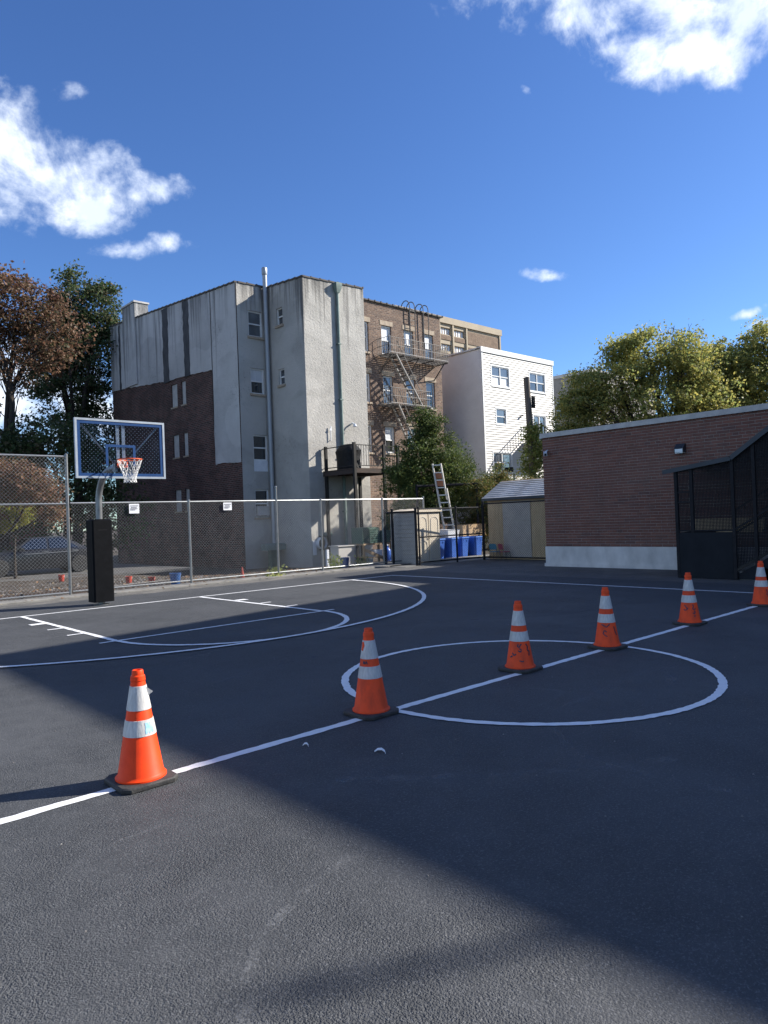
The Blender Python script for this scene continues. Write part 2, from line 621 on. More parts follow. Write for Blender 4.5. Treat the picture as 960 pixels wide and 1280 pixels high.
m_court = asphalt('sealed_asphalt', (0.050, 0.0525, 0.0555), (0.078, 0.0805, 0.084), agg=(0.135, 0.138, 0.142), rough=0.7, spec=0.22)
m_old = asphalt('old_asphalt', (0.065, 0.064, 0.062), (0.095, 0.092, 0.088), agg=(0.16, 0.155, 0.15), rough=0.8, scuffs=False, dust=(0.15, 0.14, 0.125))
m_dust = asphalt('dusty_asphalt', (0.07, 0.068, 0.064), (0.11, 0.105, 0.095), agg=(0.2, 0.19, 0.17), rough=0.85, scuffs=False, dust=(0.24, 0.22, 0.19))
m_paint = M('court_paint', (0.86, 0.86, 0.85), (0.72, 0.73, 0.735), rough=0.55, scale=14, bump=0.5, bscale=90, bdist=0.006, lo=0.3, hi=0.75)
m_soil = M('soil', (0.06, 0.05, 0.042), (0.115, 0.10, 0.085), rough=0.95, scale=1.4, bump=0.9, bscale=12, bdist=0.06, spec=0.1)
m_gravel = M('gravel_stone', (0.22, 0.21, 0.195), (0.11, 0.10, 0.095), rough=0.9, scale=8, isl=0.45)
m_litter = leafmat('leaf_litter', [(0.16, 0.085, 0.04), (0.22, 0.13, 0.06), (0.12, 0.06, 0.035), (0.26, 0.2, 0.12)], 0.1)
m_concrete = M('concrete', (0.24, 0.23, 0.21), (0.15, 0.145, 0.135), rough=0.9, scale=2.2, bump=0.5, bscale=45, bdist=0.015)
m_wallbase = M('painted_concrete', (0.72, 0.69, 0.65), (0.46, 0.445, 0.42), rough=0.85, scale=2.5, stretch=(1, 1, 0.5), bump=0.4, bscale=30, bdist=0.015, lo=0.3, hi=0.75)
m_orange = M('cone_orange', (0.92, 0.062, 0.006), (0.80, 0.05, 0.006), rough=0.5, scale=9, rvar=0.2, spec=0.25)
m_orange2 = M('cone_orange_worn', (0.88, 0.085, 0.02), (0.44, 0.055, 0.025), rough=0.6, scale=9, stretch=(1, 1, 0.5), rvar=0.2, spec=0.25, lo=0.42, hi=0.8)
m_collar = M('reflective_collar', (0.60, 0.585, 0.56), (0.44, 0.43, 0.415), rough=0.5, scale=10, stretch=(6, 6, 1), bump=0.35, bscale=14, bdist=0.006)
m_rubber = M('black_rubber', (0.028, 0.027, 0.027), (0.055, 0.052, 0.048), rough=0.75, scale=10, bump=0.3, bscale=50)
m_ink = M('marker_ink', (0.02, 0.022, 0.05), (0.03, 0.03, 0.06), rough=0.5)
m_blueink = M('blue_smear', (0.25, 0.5, 0.68), (0.42, 0.62, 0.74), rough=0.5, scale=30)
m_galv = M('galvanised_steel', (0.27, 0.28, 0.285), (0.19, 0.20, 0.205), rough=0.42, metal=0.75, scale=6, rvar=0.2)
m_wire = M('chain_wire', (0.38, 0.385, 0.39), (0.26, 0.265, 0.27), rough=0.5, metal=0.6, scale=5)
m_blackmetal = M('black_metal', (0.014, 0.014, 0.016), (0.024, 0.024, 0.027), rough=0.65, scale=12, rvar=0.2, spec=0.12)
m_darkwire = M('black_wire', (0.016, 0.017, 0.019), (0.03, 0.031, 0.033), rough=0.7, spec=0.15)
m_pad = M('black_vinyl', (0.0035, 0.004, 0.005), (0.006, 0.0065, 0.008), rough=0.6, spec=0.08, scale=5, bump=0.12, bscale=14, bdist=0.02)
m_bluepaint = M('blue_paint', (0.006, 0.040, 0.135), (0.009, 0.052, 0.165), rough=0.5, scale=8, spec=0.25)
m_white = M('white_trim', (0.74, 0.74, 0.72), (0.62, 0.62, 0.60), rough=0.55, scale=4)
m_boardframe = M('board_frame_steel', (0.36, 0.40, 0.45), (0.28, 0.32, 0.36), rough=0.5, metal=0.2, scale=5)
m_rim = M('rim_orange', (0.72, 0.12, 0.04), (0.55, 0.09, 0.03), rough=0.45, scale=8)
m_net = M('net_cord', (0.78, 0.77, 0.74), (0.65, 0.63, 0.60), rough=0.9)
m_clear = clearmat('clear_board')
m_stuccoA = stucco('stucco_shaded_side', (0.52, 0.51, 0.49), (0.09, 0.09, 0.09), 13.6, 0.68, 6.0, 2.0, 0.012)
m_stuccoD = stucco('stucco_light', (0.455, 0.435, 0.395), (0.115, 0.11, 0.102), 12.8, 0.85, 3.6, 2.0, 0.02)
m_tar = M('tar_patch', (0.03, 0.031, 0.034), (0.075, 0.075, 0.078), rough=0.85, scale=3.0, stretch=(1, 1, 0.5), bump=0.5, bscale=10)
m_brickA = brickmat('dark_brick_side', 'Y', (0.15, 0.062, 0.047), (0.05, 0.028, 0.024), (0.20, 0.155, 0.135), stain=(0.036, 0.024, 0.022), bw=0.3, bh=0.09, ms=0.014, bump=1.0)
m_brickB = brickmat('brown_brick', 'X', (0.25, 0.16, 0.11), (0.10, 0.062, 0.048), (0.32, 0.275, 0.23), stain=(0.13, 0.09, 0.07), bw=0.26, bh=0.1, ms=0.012, bump=0.9)
m_brickfar = brickmat('far_brick', 'X', (0.24, 0.17, 0.12), (0.2, 0.14, 0.10), (0.28, 0.22, 0.17), bw=0.6, bh=0.2)
m_brickred = brickmat('red_brick', 'X', (0.24, 0.10, 0.07), (0.18, 0.075, 0.055), (0.26, 0.2, 0.17))
m_mortar = M('mortar', (0.45, 0.41, 0.37), (0.32, 0.29, 0.265), rough=0.95, scale=5, bump=0.3, bscale=60, spec=0.2)
m_brickpart = brickpiece('wall_brick', True)
m_brickfield = brickpiece('wall_brick_field', False)
m_parapet = M('parapet_tile', (0.09, 0.075, 0.065), (0.05, 0.045, 0.042), rough=0.8, scale=5)
m_roofing = M('flat_roofing', (0.10, 0.10, 0.10), (0.15, 0.15, 0.15), rough=0.9, scale=2)
m_coping = M('coping_metal', (0.50, 0.48, 0.45), (0.38, 0.365, 0.345), rough=0.6, scale=4)
m_stone = M('sandstone', (0.42, 0.34, 0.25), (0.30, 0.24, 0.18), rough=0.9, scale=5, bump=0.3)
m_beige = M('beige_panel', (0.40, 0.33, 0.23), (0.34, 0.28, 0.20), rough=0.8, scale=0.6)
m_siding = M('white_siding', (0.53, 0.51, 0.465), (0.46, 0.44, 0.405), rough=0.55, scale=1.2, stretch=(0.4, 0.4, 2), lo=0.3, hi=0.75)
m_sidelift = M('side_wall_lifted', (0.76, 0.75, 0.73), (0.68, 0.67, 0.65), rough=0.85, scale=1.0, bump=0.4, bscale=8, bdist=0.04)  # white siding in shade, base colour raised to make up for weak fill
m_pane = glassmat('dark_window', (0.05, 0.055, 0.06))
m_panesky = glassmat('window_sky_tinted', (0.12, 0.145, 0.17))  # sky reflection painted in as a paler blue base
m_curtain = glassmat('curtained_window', (0.62, 0.64, 0.66), blind=True)
m_board = M('boarded_panel', (0.50, 0.48, 0.45), (0.38, 0.37, 0.35), rough=0.8, scale=4)
m_vent = M('vent_pipe', (0.37, 0.39, 0.41), (0.29, 0.31, 0.33), rough=0.45, metal=0.35, scale=2, stretch=(1, 1, 0.3))
m_greenpipe = M('copper_pipe', (0.17, 0.235, 0.21), (0.12, 0.16, 0.145), rough=0.7, scale=3)
m_deckwood = M('weathered_wood', (0.07, 0.045, 0.034), (0.032, 0.024, 0.02), rough=0.85, scale=3, stretch=(1, 8, 8), bump=0.4, bscale=12)
m_wood = M('bare_wood', (0.36, 0.25, 0.14), (0.28, 0.19, 0.105), rough=0.8, scale=3, stretch=(6, 6, 0.8), bump=0.2)
m_ply = M('plywood', (0.66, 0.49, 0.29), (0.54, 0.39, 0.22), rough=0.8, scale=2.5, stretch=(5, 5, 0.7))
m_greydoor = M('grey_door', (0.58, 0.52, 0.44), (0.48, 0.43, 0.37), rough=0.75, scale=2)
m_cover = M('grill_cover', (0.008, 0.008, 0.009), (0.014, 0.014, 0.015), rough=0.6, spec=0.2, bump=0.5, bscale=7, bdist=0.05)
m_iron = M('painted_iron', (0.13, 0.12, 0.112), (0.07, 0.065, 0.06), rough=0.6, metal=0.2, scale=6)
m_darkiron = M('dark_iron', (0.032, 0.030, 0.028), (0.02, 0.019, 0.018), rough=0.6, spec=0.2)
m_stairiron = M('pale_iron', (0.34, 0.33, 0.315), (0.22, 0.21, 0.20), rough=0.6, scale=6)
m_resin = M('beige_resin', (0.66, 0.58, 0.45), (0.58, 0.50, 0.39), rough=0.55, scale=2)
m_resinside = M('grey_resin', (0.44, 0.42, 0.385), (0.38, 0.365, 0.34), rough=0.6, scale=2)
m_bin = M('blue_plastic', (0.032, 0.105, 0.42), (0.04, 0.13, 0.48), rough=0.4, scale=5, coat=0.1)
m_binrim = M('blue_lit_rim', (0.13, 0.28, 0.72), (0.11, 0.24, 0.66), rough=0.4)  # rim lightened in colour, standing in for sunlit bin edges
m_carton = M('cardboard', (0.52, 0.36, 0.20), (0.44, 0.30, 0.165), rough=0.85, scale=4)
m_whitebox = M('white_plastic', (0.72, 0.74, 0.76), (0.6, 0.62, 0.65), rough=0.5)
m_green = M('green_plastic', (0.035, 0.085, 0.065), (0.05, 0.11, 0.085), rough=0.5, scale=5)
m_teal = M('teal_plastic', (0.12, 0.33, 0.45), (0.1, 0.28, 0.4), rough=0.5)
m_pink = M('pink_plastic', (0.55, 0.12, 0.16), (0.45, 0.1, 0.14), rough=0.5)
m_red = M('red_plastic', (0.40, 0.05, 0.03), (0.3, 0.04, 0.025), rough=0.45, scale=8)
m_bucketblue = M('bucket_blue', (0.02, 0.08, 0.24), (0.03, 0.10, 0.27), rough=0.45)
m_shingle = M('grey_shingle', (0.40, 0.405, 0.41), (0.33, 0.335, 0.345), rough=0.85, scale=3, isl=0.18, bump=0.3, bscale=40)
m_ladder = M('ladder_aluminium', (0.74, 0.71, 0.65), (0.6, 0.57, 0.52), rough=0.45, metal=0.4)
m_ladderwood = M('ladder_orange', (0.42, 0.16, 0.07), (0.34, 0.13, 0.06), rough=0.6)
m_bark = M('bark', (0.026, 0.02, 0.016), (0.05, 0.04, 0.032), rough=0.95, scale=5, stretch=(3, 3, 0.6), bump=0.9, bscale=9, bdist=0.05)
m_polewood = M('pole_wood', (0.10, 0.08, 0.065), (0.17, 0.145, 0.12), rough=0.95, scale=4, stretch=(4, 4, 0.3), bump=0.6, bscale=10)
m_canopy = M('dark_steel_sheet', (0.032, 0.039, 0.048), (0.044, 0.053, 0.064), rough=0.5, metal=0.3, scale=2)
m_panel = M('black_sheet_panel', (0.010, 0.012, 0.016), (0.015, 0.018, 0.023), rough=0.6, scale=3, spec=0.15)
m_step = M('concrete_step', (0.24, 0.235, 0.225), (0.18, 0.175, 0.17), rough=0.9, scale=4)
m_cardark = M('car_dark_paint', (0.012, 0.013, 0.016), (0.016, 0.017, 0.02), rough=0.35, coat=0.35, metal=0.1)
m_carsilver = M('car_silver_paint', (0.42, 0.43, 0.44), (0.38, 0.39, 0.4), rough=0.28, coat=1.0, metal=0.7)
m_carglass = glassmat('car_glass', (0.02, 0.024, 0.028))
m_tyre = M('tyre_rubber', (0.016, 0.016, 0.016), (0.024, 0.024, 0.024), rough=0.8)
m_hub = M('wheel_alloy', (0.5, 0.5, 0.51), (0.42, 0.42, 0.43), rough=0.35, metal=0.8)
m_lamp_red = M('tail_lens', (0.35, 0.012, 0.01), (0.3, 0.01, 0.01), rough=0.2, coat=1)
m_lens = M('lamp_lens', (0.66, 0.68, 0.70), (0.55, 0.57, 0.6), rough=0.25, coat=1)
m_sign = M('sign_white', (0.74, 0.75, 0.77), (0.66, 0.67, 0.69), rough=0.5)
m_school = brickmat('school_brick', 'Y', (0.15, 0.06, 0.05), (0.11, 0.045, 0.04), (0.3, 0.27, 0.25))
m_greybld = M('grey_cladding', (0.26, 0.24, 0.215), (0.21, 0.195, 0.175), rough=0.85, scale=0.5)
l_brown = leafmat('brown_autumn_leaves', [(0.19, 0.10, 0.064), (0.13, 0.082, 0.05), (0.23, 0.13, 0.08), (0.09, 0.08, 0.042), (0.15, 0.074, 0.052), (0.065, 0.065, 0.035)], 0.4)
l_dark = leafmat('dark_green_leaves', [(0.045, 0.075, 0.028), (0.07, 0.11, 0.04), (0.035, 0.058, 0.024), (0.11, 0.14, 0.06), (0.12, 0.10, 0.055)], 0.4)
l_bush = leafmat('russet_leaves', [(0.20, 0.10, 0.06), (0.15, 0.07, 0.048), (0.26, 0.15, 0.08), (0.11, 0.085, 0.04), (0.21, 0.11, 0.065), (0.09, 0.075, 0.035)], 0.4)
l_lime = leafmat('yellow_green_leaves', [(0.36, 0.34, 0.07), (0.44, 0.38, 0.08), (0.25, 0.28, 0.065), (0.16, 0.19, 0.05)], 0.45)
l_garden = leafmat('garden_tree_leaves', [(0.06, 0.10, 0.03), (0.11, 0.15, 0.04), (0.17, 0.19, 0.05), (0.045, 0.075, 0.025)], 0.4)
l_yellow = leafmat('turning_leaves', [(0.42, 0.37, 0.10), (0.27, 0.30, 0.095), (0.50, 0.42, 0.115), (0.17, 0.22, 0.08), (0.33, 0.33, 0.10), (0.21, 0.26, 0.085)], 0.5)
l_shrub = leafmat('shrub_leaves', [(0.08, 0.115, 0.033), (0.14, 0.16, 0.045), (0.28, 0.18, 0.055), (0.06, 0.085, 0.027)], 0.4)
l_vine = leafmat('vine_leaves', [(0.20, 0.26, 0.065), (0.32, 0.34, 0.09), (0.13, 0.18, 0.05), (0.40, 0.38, 0.12)], 0.45)


# ------------------------------------------------------------------ ground
def sstep(a):
    a = np.clip(a, 0, 1)
    return a * a * (3 - 2 * a)


def gz(x, y):
    """terrain height: level round the court, falling half a metre towards the buildings"""
    s = np.maximum(y - 14.6, x - 15.8)
    k = sstep((x - 3.5) / 5.0)
    return -0.035 - 0.45 * sstep(s / 8.0) * k


def axis(dense, lo, hi, far):
    a = list(np.arange(lo, hi + 1e-6, dense))
    d, st = [], dense
    p = hi
    while p < far:
        st *= 1.5
        p += st
        d.append(p)
    e, st, p = [], dense, lo
    while p > -far:
        st *= 1.5
        p -= st
        e.append(p)
    return np.array(e[::-1] + a + d)


gx, gy = axis(0.5, -12, 36, 900), axis(0.5, 11, 40, 900)
X, Y = np.meshgrid(gx, gy)
Z = gz(X, Y) + np.where((Y > 14.2) & (Y < 40), 0.02 * np.sin(X * 2.1 + Y) * np.sin(Y * 1.7 - X * 0.6), 0)
nx, ny = len(gx), len(gy)
g = MB()
g.v = np.stack([X.ravel(), Y.ravel(), Z.ravel()], 1).tolist()
g.f = [(j * nx + i, j * nx + i + 1, (j + 1) * nx + i + 1, (j + 1) * nx + i) for j in range(ny - 1) for i in range(nx - 1)]
g.m = [0] * len(g.f)
structure(g.build('ground', m_soil, smooth='all'))

b = MB(); b.box(-26, -26, -0.2, 17.0, 13.2, -0.012); structure(b.build('old_asphalt_apron', m_old))
b = MB(); b.box(-14, 12.55, -0.1, 6.2, 13.21, -0.006); structure(b.build('dusty_asphalt_strip', m_dust))
b = MB(); b.box(-24, -24, -0.15, 9.35, 12.5, 0.0); structure(b.build('court_pavement', m_court))
b = MB(); b.box(10.4, 12.45, -0.15, 17, 15.6, -0.004); structure(b.build('concrete_pad', m_concrete))
# concrete curb cast in lengths along the fence
xx = -14.0
while xx < 10.4:
    L = 2.44
    b = MB(); b.cbox(xx, 13.22, -0.1, min(xx + L - 0.012, 10.39), 13.92, 0.045 + random.uniform(-0.006, 0.006), 0.012)
    structure(b.build('curb', m_concrete))
    xx += L


# ------------------------------------------------------------------ court markings
def ribbon(name, pts, wd, z, closed=False, jit=0.006):
    pts = [Vector((p[0], p[1])) for p in pts]
    n = len(pts)
    L, Rr = [], []
    for i, p in enumerate(pts):
        a, c = (pts[(i - 1) % n], pts[(i + 1) % n]) if closed else (pts[max(i - 1, 0)], pts[min(i + 1, n - 1)])
        d = (c - a).normalized()
        nn = Vector((-d.y, d.x))
        L.append(p + nn * (wd / 2 + random.uniform(-jit, jit)))
        Rr.append(p - nn * (wd / 2 + random.uniform(-jit, jit)))
    mb = MB()
    vs = [(p.x, p.y, z) for p in L] + [(p.x, p.y, z) for p in Rr]
    fs = [(i, (i + 1) % n, n + (i + 1) % n, n + i) for i in range(n if closed else n - 1)]
    mb.mesh(vs, fs)
    return structure(mb.build(name, m_paint))


def seg(a, b_, st=0.06):
    a, b_ = Vector(a), Vector(b_)
    k = max(2, int((b_ - a).length / st))
    return [a.lerp(b_, i / k) for i in range(k + 1)]


def arc(c, r, a0, a1, st=0.05):
    k = int(abs(a1 - a0) * r / st)
    return [(c[0] + r * math.cos(a0 + (a1 - a0) * i / k), c[1] + r * math.sin(a0 + (a1 - a0) * i / k)) for i in range(k + 1)]


LW = 0.085
ribbon('half_court_line', seg((-7.9, 0.01), (7.86, 0.01)), LW, 0.004)
ribbon('center_circle', arc((0, 0), 1.83, 0, 2 * math.pi)[:-1], 0.077, 0.007, True, 0.0065)
ribbon('sideline', seg((7.9, -8), (7.9, 10.46)), LW, 0.004)
ribbon('baseline', seg((-7.9, 10.42), (7.856, 10.42)), LW, 0.004)
ribbon('sideline', seg((-7.9, -8), (-7.9, 10.46)), LW, 0.007)
ribbon('free_throw_lane_line', seg((-1.87, 10.37), (-1.87, 5.8)), LW, 0.006)
ribbon('free_throw_lane_line', seg((1.87, 10.37), (1.87, 5.8)), LW, 0.006)
ribbon('free_throw_line', seg((-2.12, 5.8), (2.12, 5.8)), LW * 0.85, 0.009)
ribbon('free_throw_arc', arc((0, 5.8), 1.87, math.pi, 2 * math.pi), LW, 0.012)
ribbon('three_point_arc', arc((0, 10.19), 6.257, math.pi * 0.998, 2 * math.pi * 1.001), LW, 0.015)
for s in (-1, 1):
    ribbon('lane_block', seg((s * 1.92, 8.87), (s * 2.16, 8.87)), 0.2, 0.010)
    for yy in (7.93, 7.0):
        ribbon('lane_space_mark', seg((s * 1.92, yy), (s * 2.16, yy)), 0.07, 0.010)

# tyre scuffs and sealer squeegee marks
def scuffmat():
    m, t, b = newmat('scuff')
    v = coords(t, world_space=True)
    b.inputs['Base Color'].default_value = (0.30, 0.305, 0.31, 1)
    b.inputs['Roughness'].default_value = 0.85
    b.inputs['Specular IOR Level'].default_value = 0.2
    a = t.math('MULTIPLY', t.smooth(t.noise(v, 5, 5, 0.7), 0.40, 0.72), t.smooth(t.noise(v, 55, 4, 0.7), 0.36, 0.64))
    t.l(t.math('MULTIPLY', a, 0.4), b.inputs['Alpha'])
    return m


m_scuff = scuffmat()
m_keep, m_paint = m_paint, m_scuff
def curve(pts, st=0.05):
    out = []
    P = [Vector((*p, 0)) for p in pts]
    P = [P[0] * 2 - P[1]] + P + [P[-1] * 2 - P[-2]]
    for i in range(1, len(P) - 2):
        k = max(3, int((P[i + 1] - P[i]).length / st))
        for j in range(k):
            f = j / k
            a, b_, c, d = P[i - 1:i + 3]
            q = 0.5 * ((2 * b_) + (c - a) * f + (2 * a - 5 * b_ + 4 * c - d) * f * f + (3 * b_ - a - 3 * c + d) * f ** 3)
            out.append((q.x, q.y))
    return out
for k, (pts, wd) in enumerate(([[(-3.17, -.9), (-2.75, -1.32), (-2.21, -1.78), (-1.4, -2.3)], .10], [[(-1.32, -1.2), (-1.76, -1.72), (-1.83, -2.1)], .07], [[(-.9, -1.02), (-.2, -1.0), (.31, -.93), (1.35, -1.07)], .09],
                               [[(.25, -1.35), (.6, -1.25), (.88, -1.08)], .12], [[(-5.2, -1.05), (-4.72, -.84), (-4.34, -.73), (-3.56, -.77)], .035], [[(-1.82, -2.11), (-1.82, -2.61), (-1.4, -3.4)], .07],
                               [[(-2.2, -.72), (-1.95, -.83)], .06], [[(3.2, 1.2), (4.4, .2), (5.2, -1.0), (5.4, -2.2)], .10], [[(2.4, 3.0), (3.4, 2.2), (4.8, 1.9), (6.2, 2.2)], .07], [[(-2.5, 3.4), (-.8, 3.9), (1.2, 3.6), (2.8, 2.7)], .05],
                               [[(-4.9, -2.6), (-4.4, -2.0), (-3.6, -1.7)], .05], [[(6.5, 6), (7.2, 7.5), (7.0, 9)], .09], [[(-3.2, 1.8), (-1.5, 2.4), (.2, 2.5)], .05], [[(4.2, 5.0), (5.2, 4.2), (6.8, 4.0)], .08])):
    ribbon('scuff_mark', curve(pts), wd, 0.0015 + 0.0001 * k, jit=0.012)
m_paint = m_keep
# grit and crumbs of aggregate lying loose
mb = MB()
for i in range(900):
    x, y = random.uniform(-6.5, 9), random.uniform(-4, 12.4)
    s_ = random.uniform(0.003, 0.009)
    a = random.random() * 3
    c_, d_ = math.cos(a) * s_, math.sin(a) * s_
    mb.mesh([(x - c_, y - d_, 0.001), (x + d_, y - c_, 0.001), (x + c_, y + d_, 0.001), (x - d_, y + c_, 0.001), (x, y, s_ * .9)], [(0, 1, 4), (1, 2, 4), (2, 3, 4), (3, 0, 4)])
tag(mb.build('grit', m_gravel), 'loose grit scattered over the court', 'grit', kind='stuff')

# ------------------------------------------------------------------ traffic cones
CH = 0.71


def cone_r(z):
    return 0.146 + (0.032 - 0.146) * (z - 0.03) / (0.68)


def make_cone(mat, label):
    t = thing('traffic_cone', label, 'traffic cone', (0, 0, 0), 'orange traffic cones along the half-court line')
    b = MB()
    h = 0.185
    c = 0.045
    oc = [(h - c, -h), (h, -h + c), (h, h - c), (h - c, h), (-h + c, h), (-h, h - c), (-h, -h + c), (-h + c, -h)]
    b.loft([[(x * .985, y * .985, 0.0) for x, y in oc], [(x, y, 0.006) for x, y in oc], [(x, y, 0.024) for x, y in oc],
            [(x * .96, y * .96, 0.032) for x, y in oc]])
    b.build('base', m_rubber, t, smooth=True)
    b = MB()
    b.lathe([(0.158, 0.0325), (0.158, 0.042), (0.149, 0.05), (cone_r(0.06), 0.06), (cone_r(0.64), 0.64), (cone_r(0.65) + 0.005, 0.645),
             (cone_r(0.66) + 0.004, 0.672), (0.0365, 0.68), (0.035, 0.705), (0.032, CH), (0.024, CH), (0.023, CH - 0.03)], n=40)
    b.build('cone_body', mat, t, smooth=True)
    for z0, z1 in ((0.303, 0.402), (0.462, 0.612)):
        b = MB()
        b.lathe([(cone_r(z0) + 0.001, z0), (cone_r(z0) + 0.0032, z0 + 0.001), (cone_r(z1) + 0.0032, z1 - 0.001), (cone_r(z1) + 0.001, z1)], n=40)
        b.build('reflective_collar', m_collar, t, smooth=True)
    return t


def on_cone(a, z, off):
    r = cone_r(z) + off
    return Vector((r * math.cos(a), r * math.sin(a), z))


def scribble(t, strokes, mat, wd=0.011, off=0.0042, name='ink_mark'):
    """strokes: lists of (angle deg, height) drawn on the cone flank"""
    for st in strokes:
        b = MB()
        pts = []
        for i in range(len(st) - 1):
            for k in range(5):
                f = k / 5
                pts.append((st[i][0] * (1 - f) + st[i + 1][0] * f, st[i][1] * (1 - f) + st[i + 1][1] * f))
        pts.append(st[-1])
        for i in range(len(pts) - 1):
            p, q = on_cone(R(pts[i][0]), pts[i][1], off), on_cone(R(pts[i + 1][0]), pts[i + 1][1], off)
            nn = Vector((p.x, p.y, 0.2 * math.hypot(p.x, p.y))).normalized()
            sd_ = nn.cross(q - p)
            if sd_.length < 1e-6:
                continue
            sd_ = sd_.normalized() * wd / 2 * random.uniform(0.7, 1.1)
            b.hexa([p - sd_ - nn * 0.003, p + sd_ - nn * 0.003, q + sd_ - nn * 0.003, q - sd_ - nn * 0.003, p - sd_, p + sd_, q + sd_, q - sd_])
        b.build(name, mat, t)


cone_a = make_cone(m_orange, 'bright orange traffic cone nearest the camera with peeling collar and blue smear')
spots = [(-2.02, 0.07), (0.09, 0.12), (1.67, 0.04), (3.86, 0.05), (6.27, -0.03)]
cone_b = make_cone(m_orange2, 'orange traffic cone at the near edge of the center circle, upper white collar torn')
cones = [cone_b] + [copy_tree(cone_b) for _ in range(4)]
labels = [cone_b['label'], 'scribbled orange traffic cone standing inside the white center circle',
          'scribbled orange traffic cone where the far edge of the center circle meets the half-court line',
          'scribbled orange traffic cone beyond the circle in front of the dark stair enclosure',
          'farthest orange traffic cone, on the end of the half-court line by the sideline']
rots = [8, -14, 5, -8, 12]
ORG_SAVE = {}
for c, (x, y), lb, rz in zip(cones, spots, labels, rots):
    c['label'] = lb
# marks are authored round the origin, facing the camera, before the cones are moved
view = {}
for c, (x, y) in zip([cone_a] + cones, [(-4.03, 0.02)] + spots):
    view[c.name] = math.degrees(math.atan2(-4.462 - y, -5.931 - x))
v0 = view[cone_a.name]
scribble(cone_a, [[(v0 + a, 0.318 + 0.008 * (i % 3)), (v0 + a + 2, 0.386 - 0.01 * (i % 2))] for i, a in enumerate(range(24, 56, 5))], m_blueink, 0.0135, 0.0048, 'blue_smear')
b = MB()
p0 = on_cone(R(v0 + 62), 0.60, 0.004); p1 = on_cone(R(v0 + 70), 0.545, 0.004)
tip = on_cone(R(v0 + 78), 0.565, 0.034)
b.face([p0, tip, p1]); b.face([p0 + Vector((0, 0, .002)), p1 + Vector((0.001, 0, 0)), tip + Vector((0, 0, .003))])
b.build('peeled_flap', m_collar, cone_a)
v = view[cones[0].name]
scribble(cones[0], [[(v - 62, 0.60), (v - 52, 0.575), (v - 55, 0.55), (v - 60, 0.53)], [(v - 58, 0.59), (v - 50, 0.56)]], m_orange2, 0.03, 0.0055, 'torn_patch')
scribble(cones[0], [[(v - 38, 0.424), (v - 38, 0.446), (v - 30, 0.424), (v - 30, 0.446)], [(v - 24, 0.424), (v - 19, 0.446), (v - 12, 0.424)]], m_ink, 0.007)
v = view[cones[1].name]
scribble(cones[1], [[(v - 8, 0.28), (v - 14, 0.26), (v - 4, 0.245), (v + 2, 0.27), (v + 8, 0.28)], [(v - 10, 0.215), (v + 2, 0.20), (v + 6, 0.225), (v - 4, 0.235)],
                    [(v + 34, 0.28), (v + 44, 0.25), (v + 38, 0.22), (v + 50, 0.20), (v + 44, 0.16)], [(v - 40, 0.19), (v - 30, 0.165), (v - 20, 0.18)],
                    [(v - 50, 0.145), (v - 38, 0.16)], [(v - 4, 0.115), (v + 8, 0.105), (v + 14, 0.11)]], m_ink, 0.013)
v = view[cones[2].name]
scribble(cones[2], [[(v - 30, 0.285), (v - 12, 0.27), (v, 0.255), (v + 12, 0.275), (v + 22, 0.29)], [(v - 12, 0.215), (v - 18, 0.185), (v - 6, 0.16), (v + 4, 0.15)],
                    [(v - 12, 0.22), (v + 2, 0.20)], [(v + 48, 0.26), (v + 52, 0.2), (v + 60, 0.16)]], m_ink, 0.012)
v = view[cones[3].name]
scribble(cones[3], [[(v - 34, 0.27), (v - 22, 0.25), (v - 12, 0.225)], [(v - 36, 0.215), (v - 26, 0.20), (v - 14, 0.215), (v - 8, 0.235)],
                    [(v + 24, 0.28), (v + 30, 0.25), (v + 20, 0.225), (v + 34, 0.205), (v + 42, 0.23)], [(v + 20, 0.17), (v + 30, 0.155), (v + 38, 0.18), (v + 28, 0.19)],
                    [(v + 26, 0.12), (v + 36, 0.13)]], m_ink, 0.013)
v = view[cones[4].name]
scribble(cones[4], [[(v + 40, 0.27), (v + 46, 0.22), (v + 38, 0.18)], [(v + 44, 0.15), (v + 50, 0.19)]], m_ink, 0.012)
cone_a.location = (-4.03, 0.02, 0.004)
for c, (x, y) in zip(cones, spots):
    c.location = (x, y, 0.004)
    c.rotation_euler = (0, 0, R(random.uniform(-3, 3)))

# paint chips left on the asphalt
for (x, y, sc, lb) in ((-2.67, -0.70, 0.72, 'curled white paint chip lying on the dark asphalt'), (-2.92, -0.2, 0.4, 'small white paint chip beside the half-court line')):
    b = MB()
    prof = [(0, 0.0), (0.03, 0.018), (0.07, 0.02), (0.105, 0.0), (0.12, -0.03)]
    top = [Vector((x + a * sc * .6 + c_ * sc * .8, y - a * sc * .75 + c_ * sc * .6, 0.008 + 0.012 * math.sin(i))) for i, (a, c_) in enumerate(prof)]
    bot = [p + Vector((0.028 * sc, 0.03 * sc, 0.004)) * (0.4 + 0.6 * math.sin(math.pi * (i + 0.5) / 5)) for i, p in enumerate(top)]
    ring = top + bot[::-1]
    b.prism([p - Vector((0, 0, 0.004)) for p in ring], (0, 0, 0.004))
    tag(b.build('paint_chip', m_paint), lb, 'paint chip')

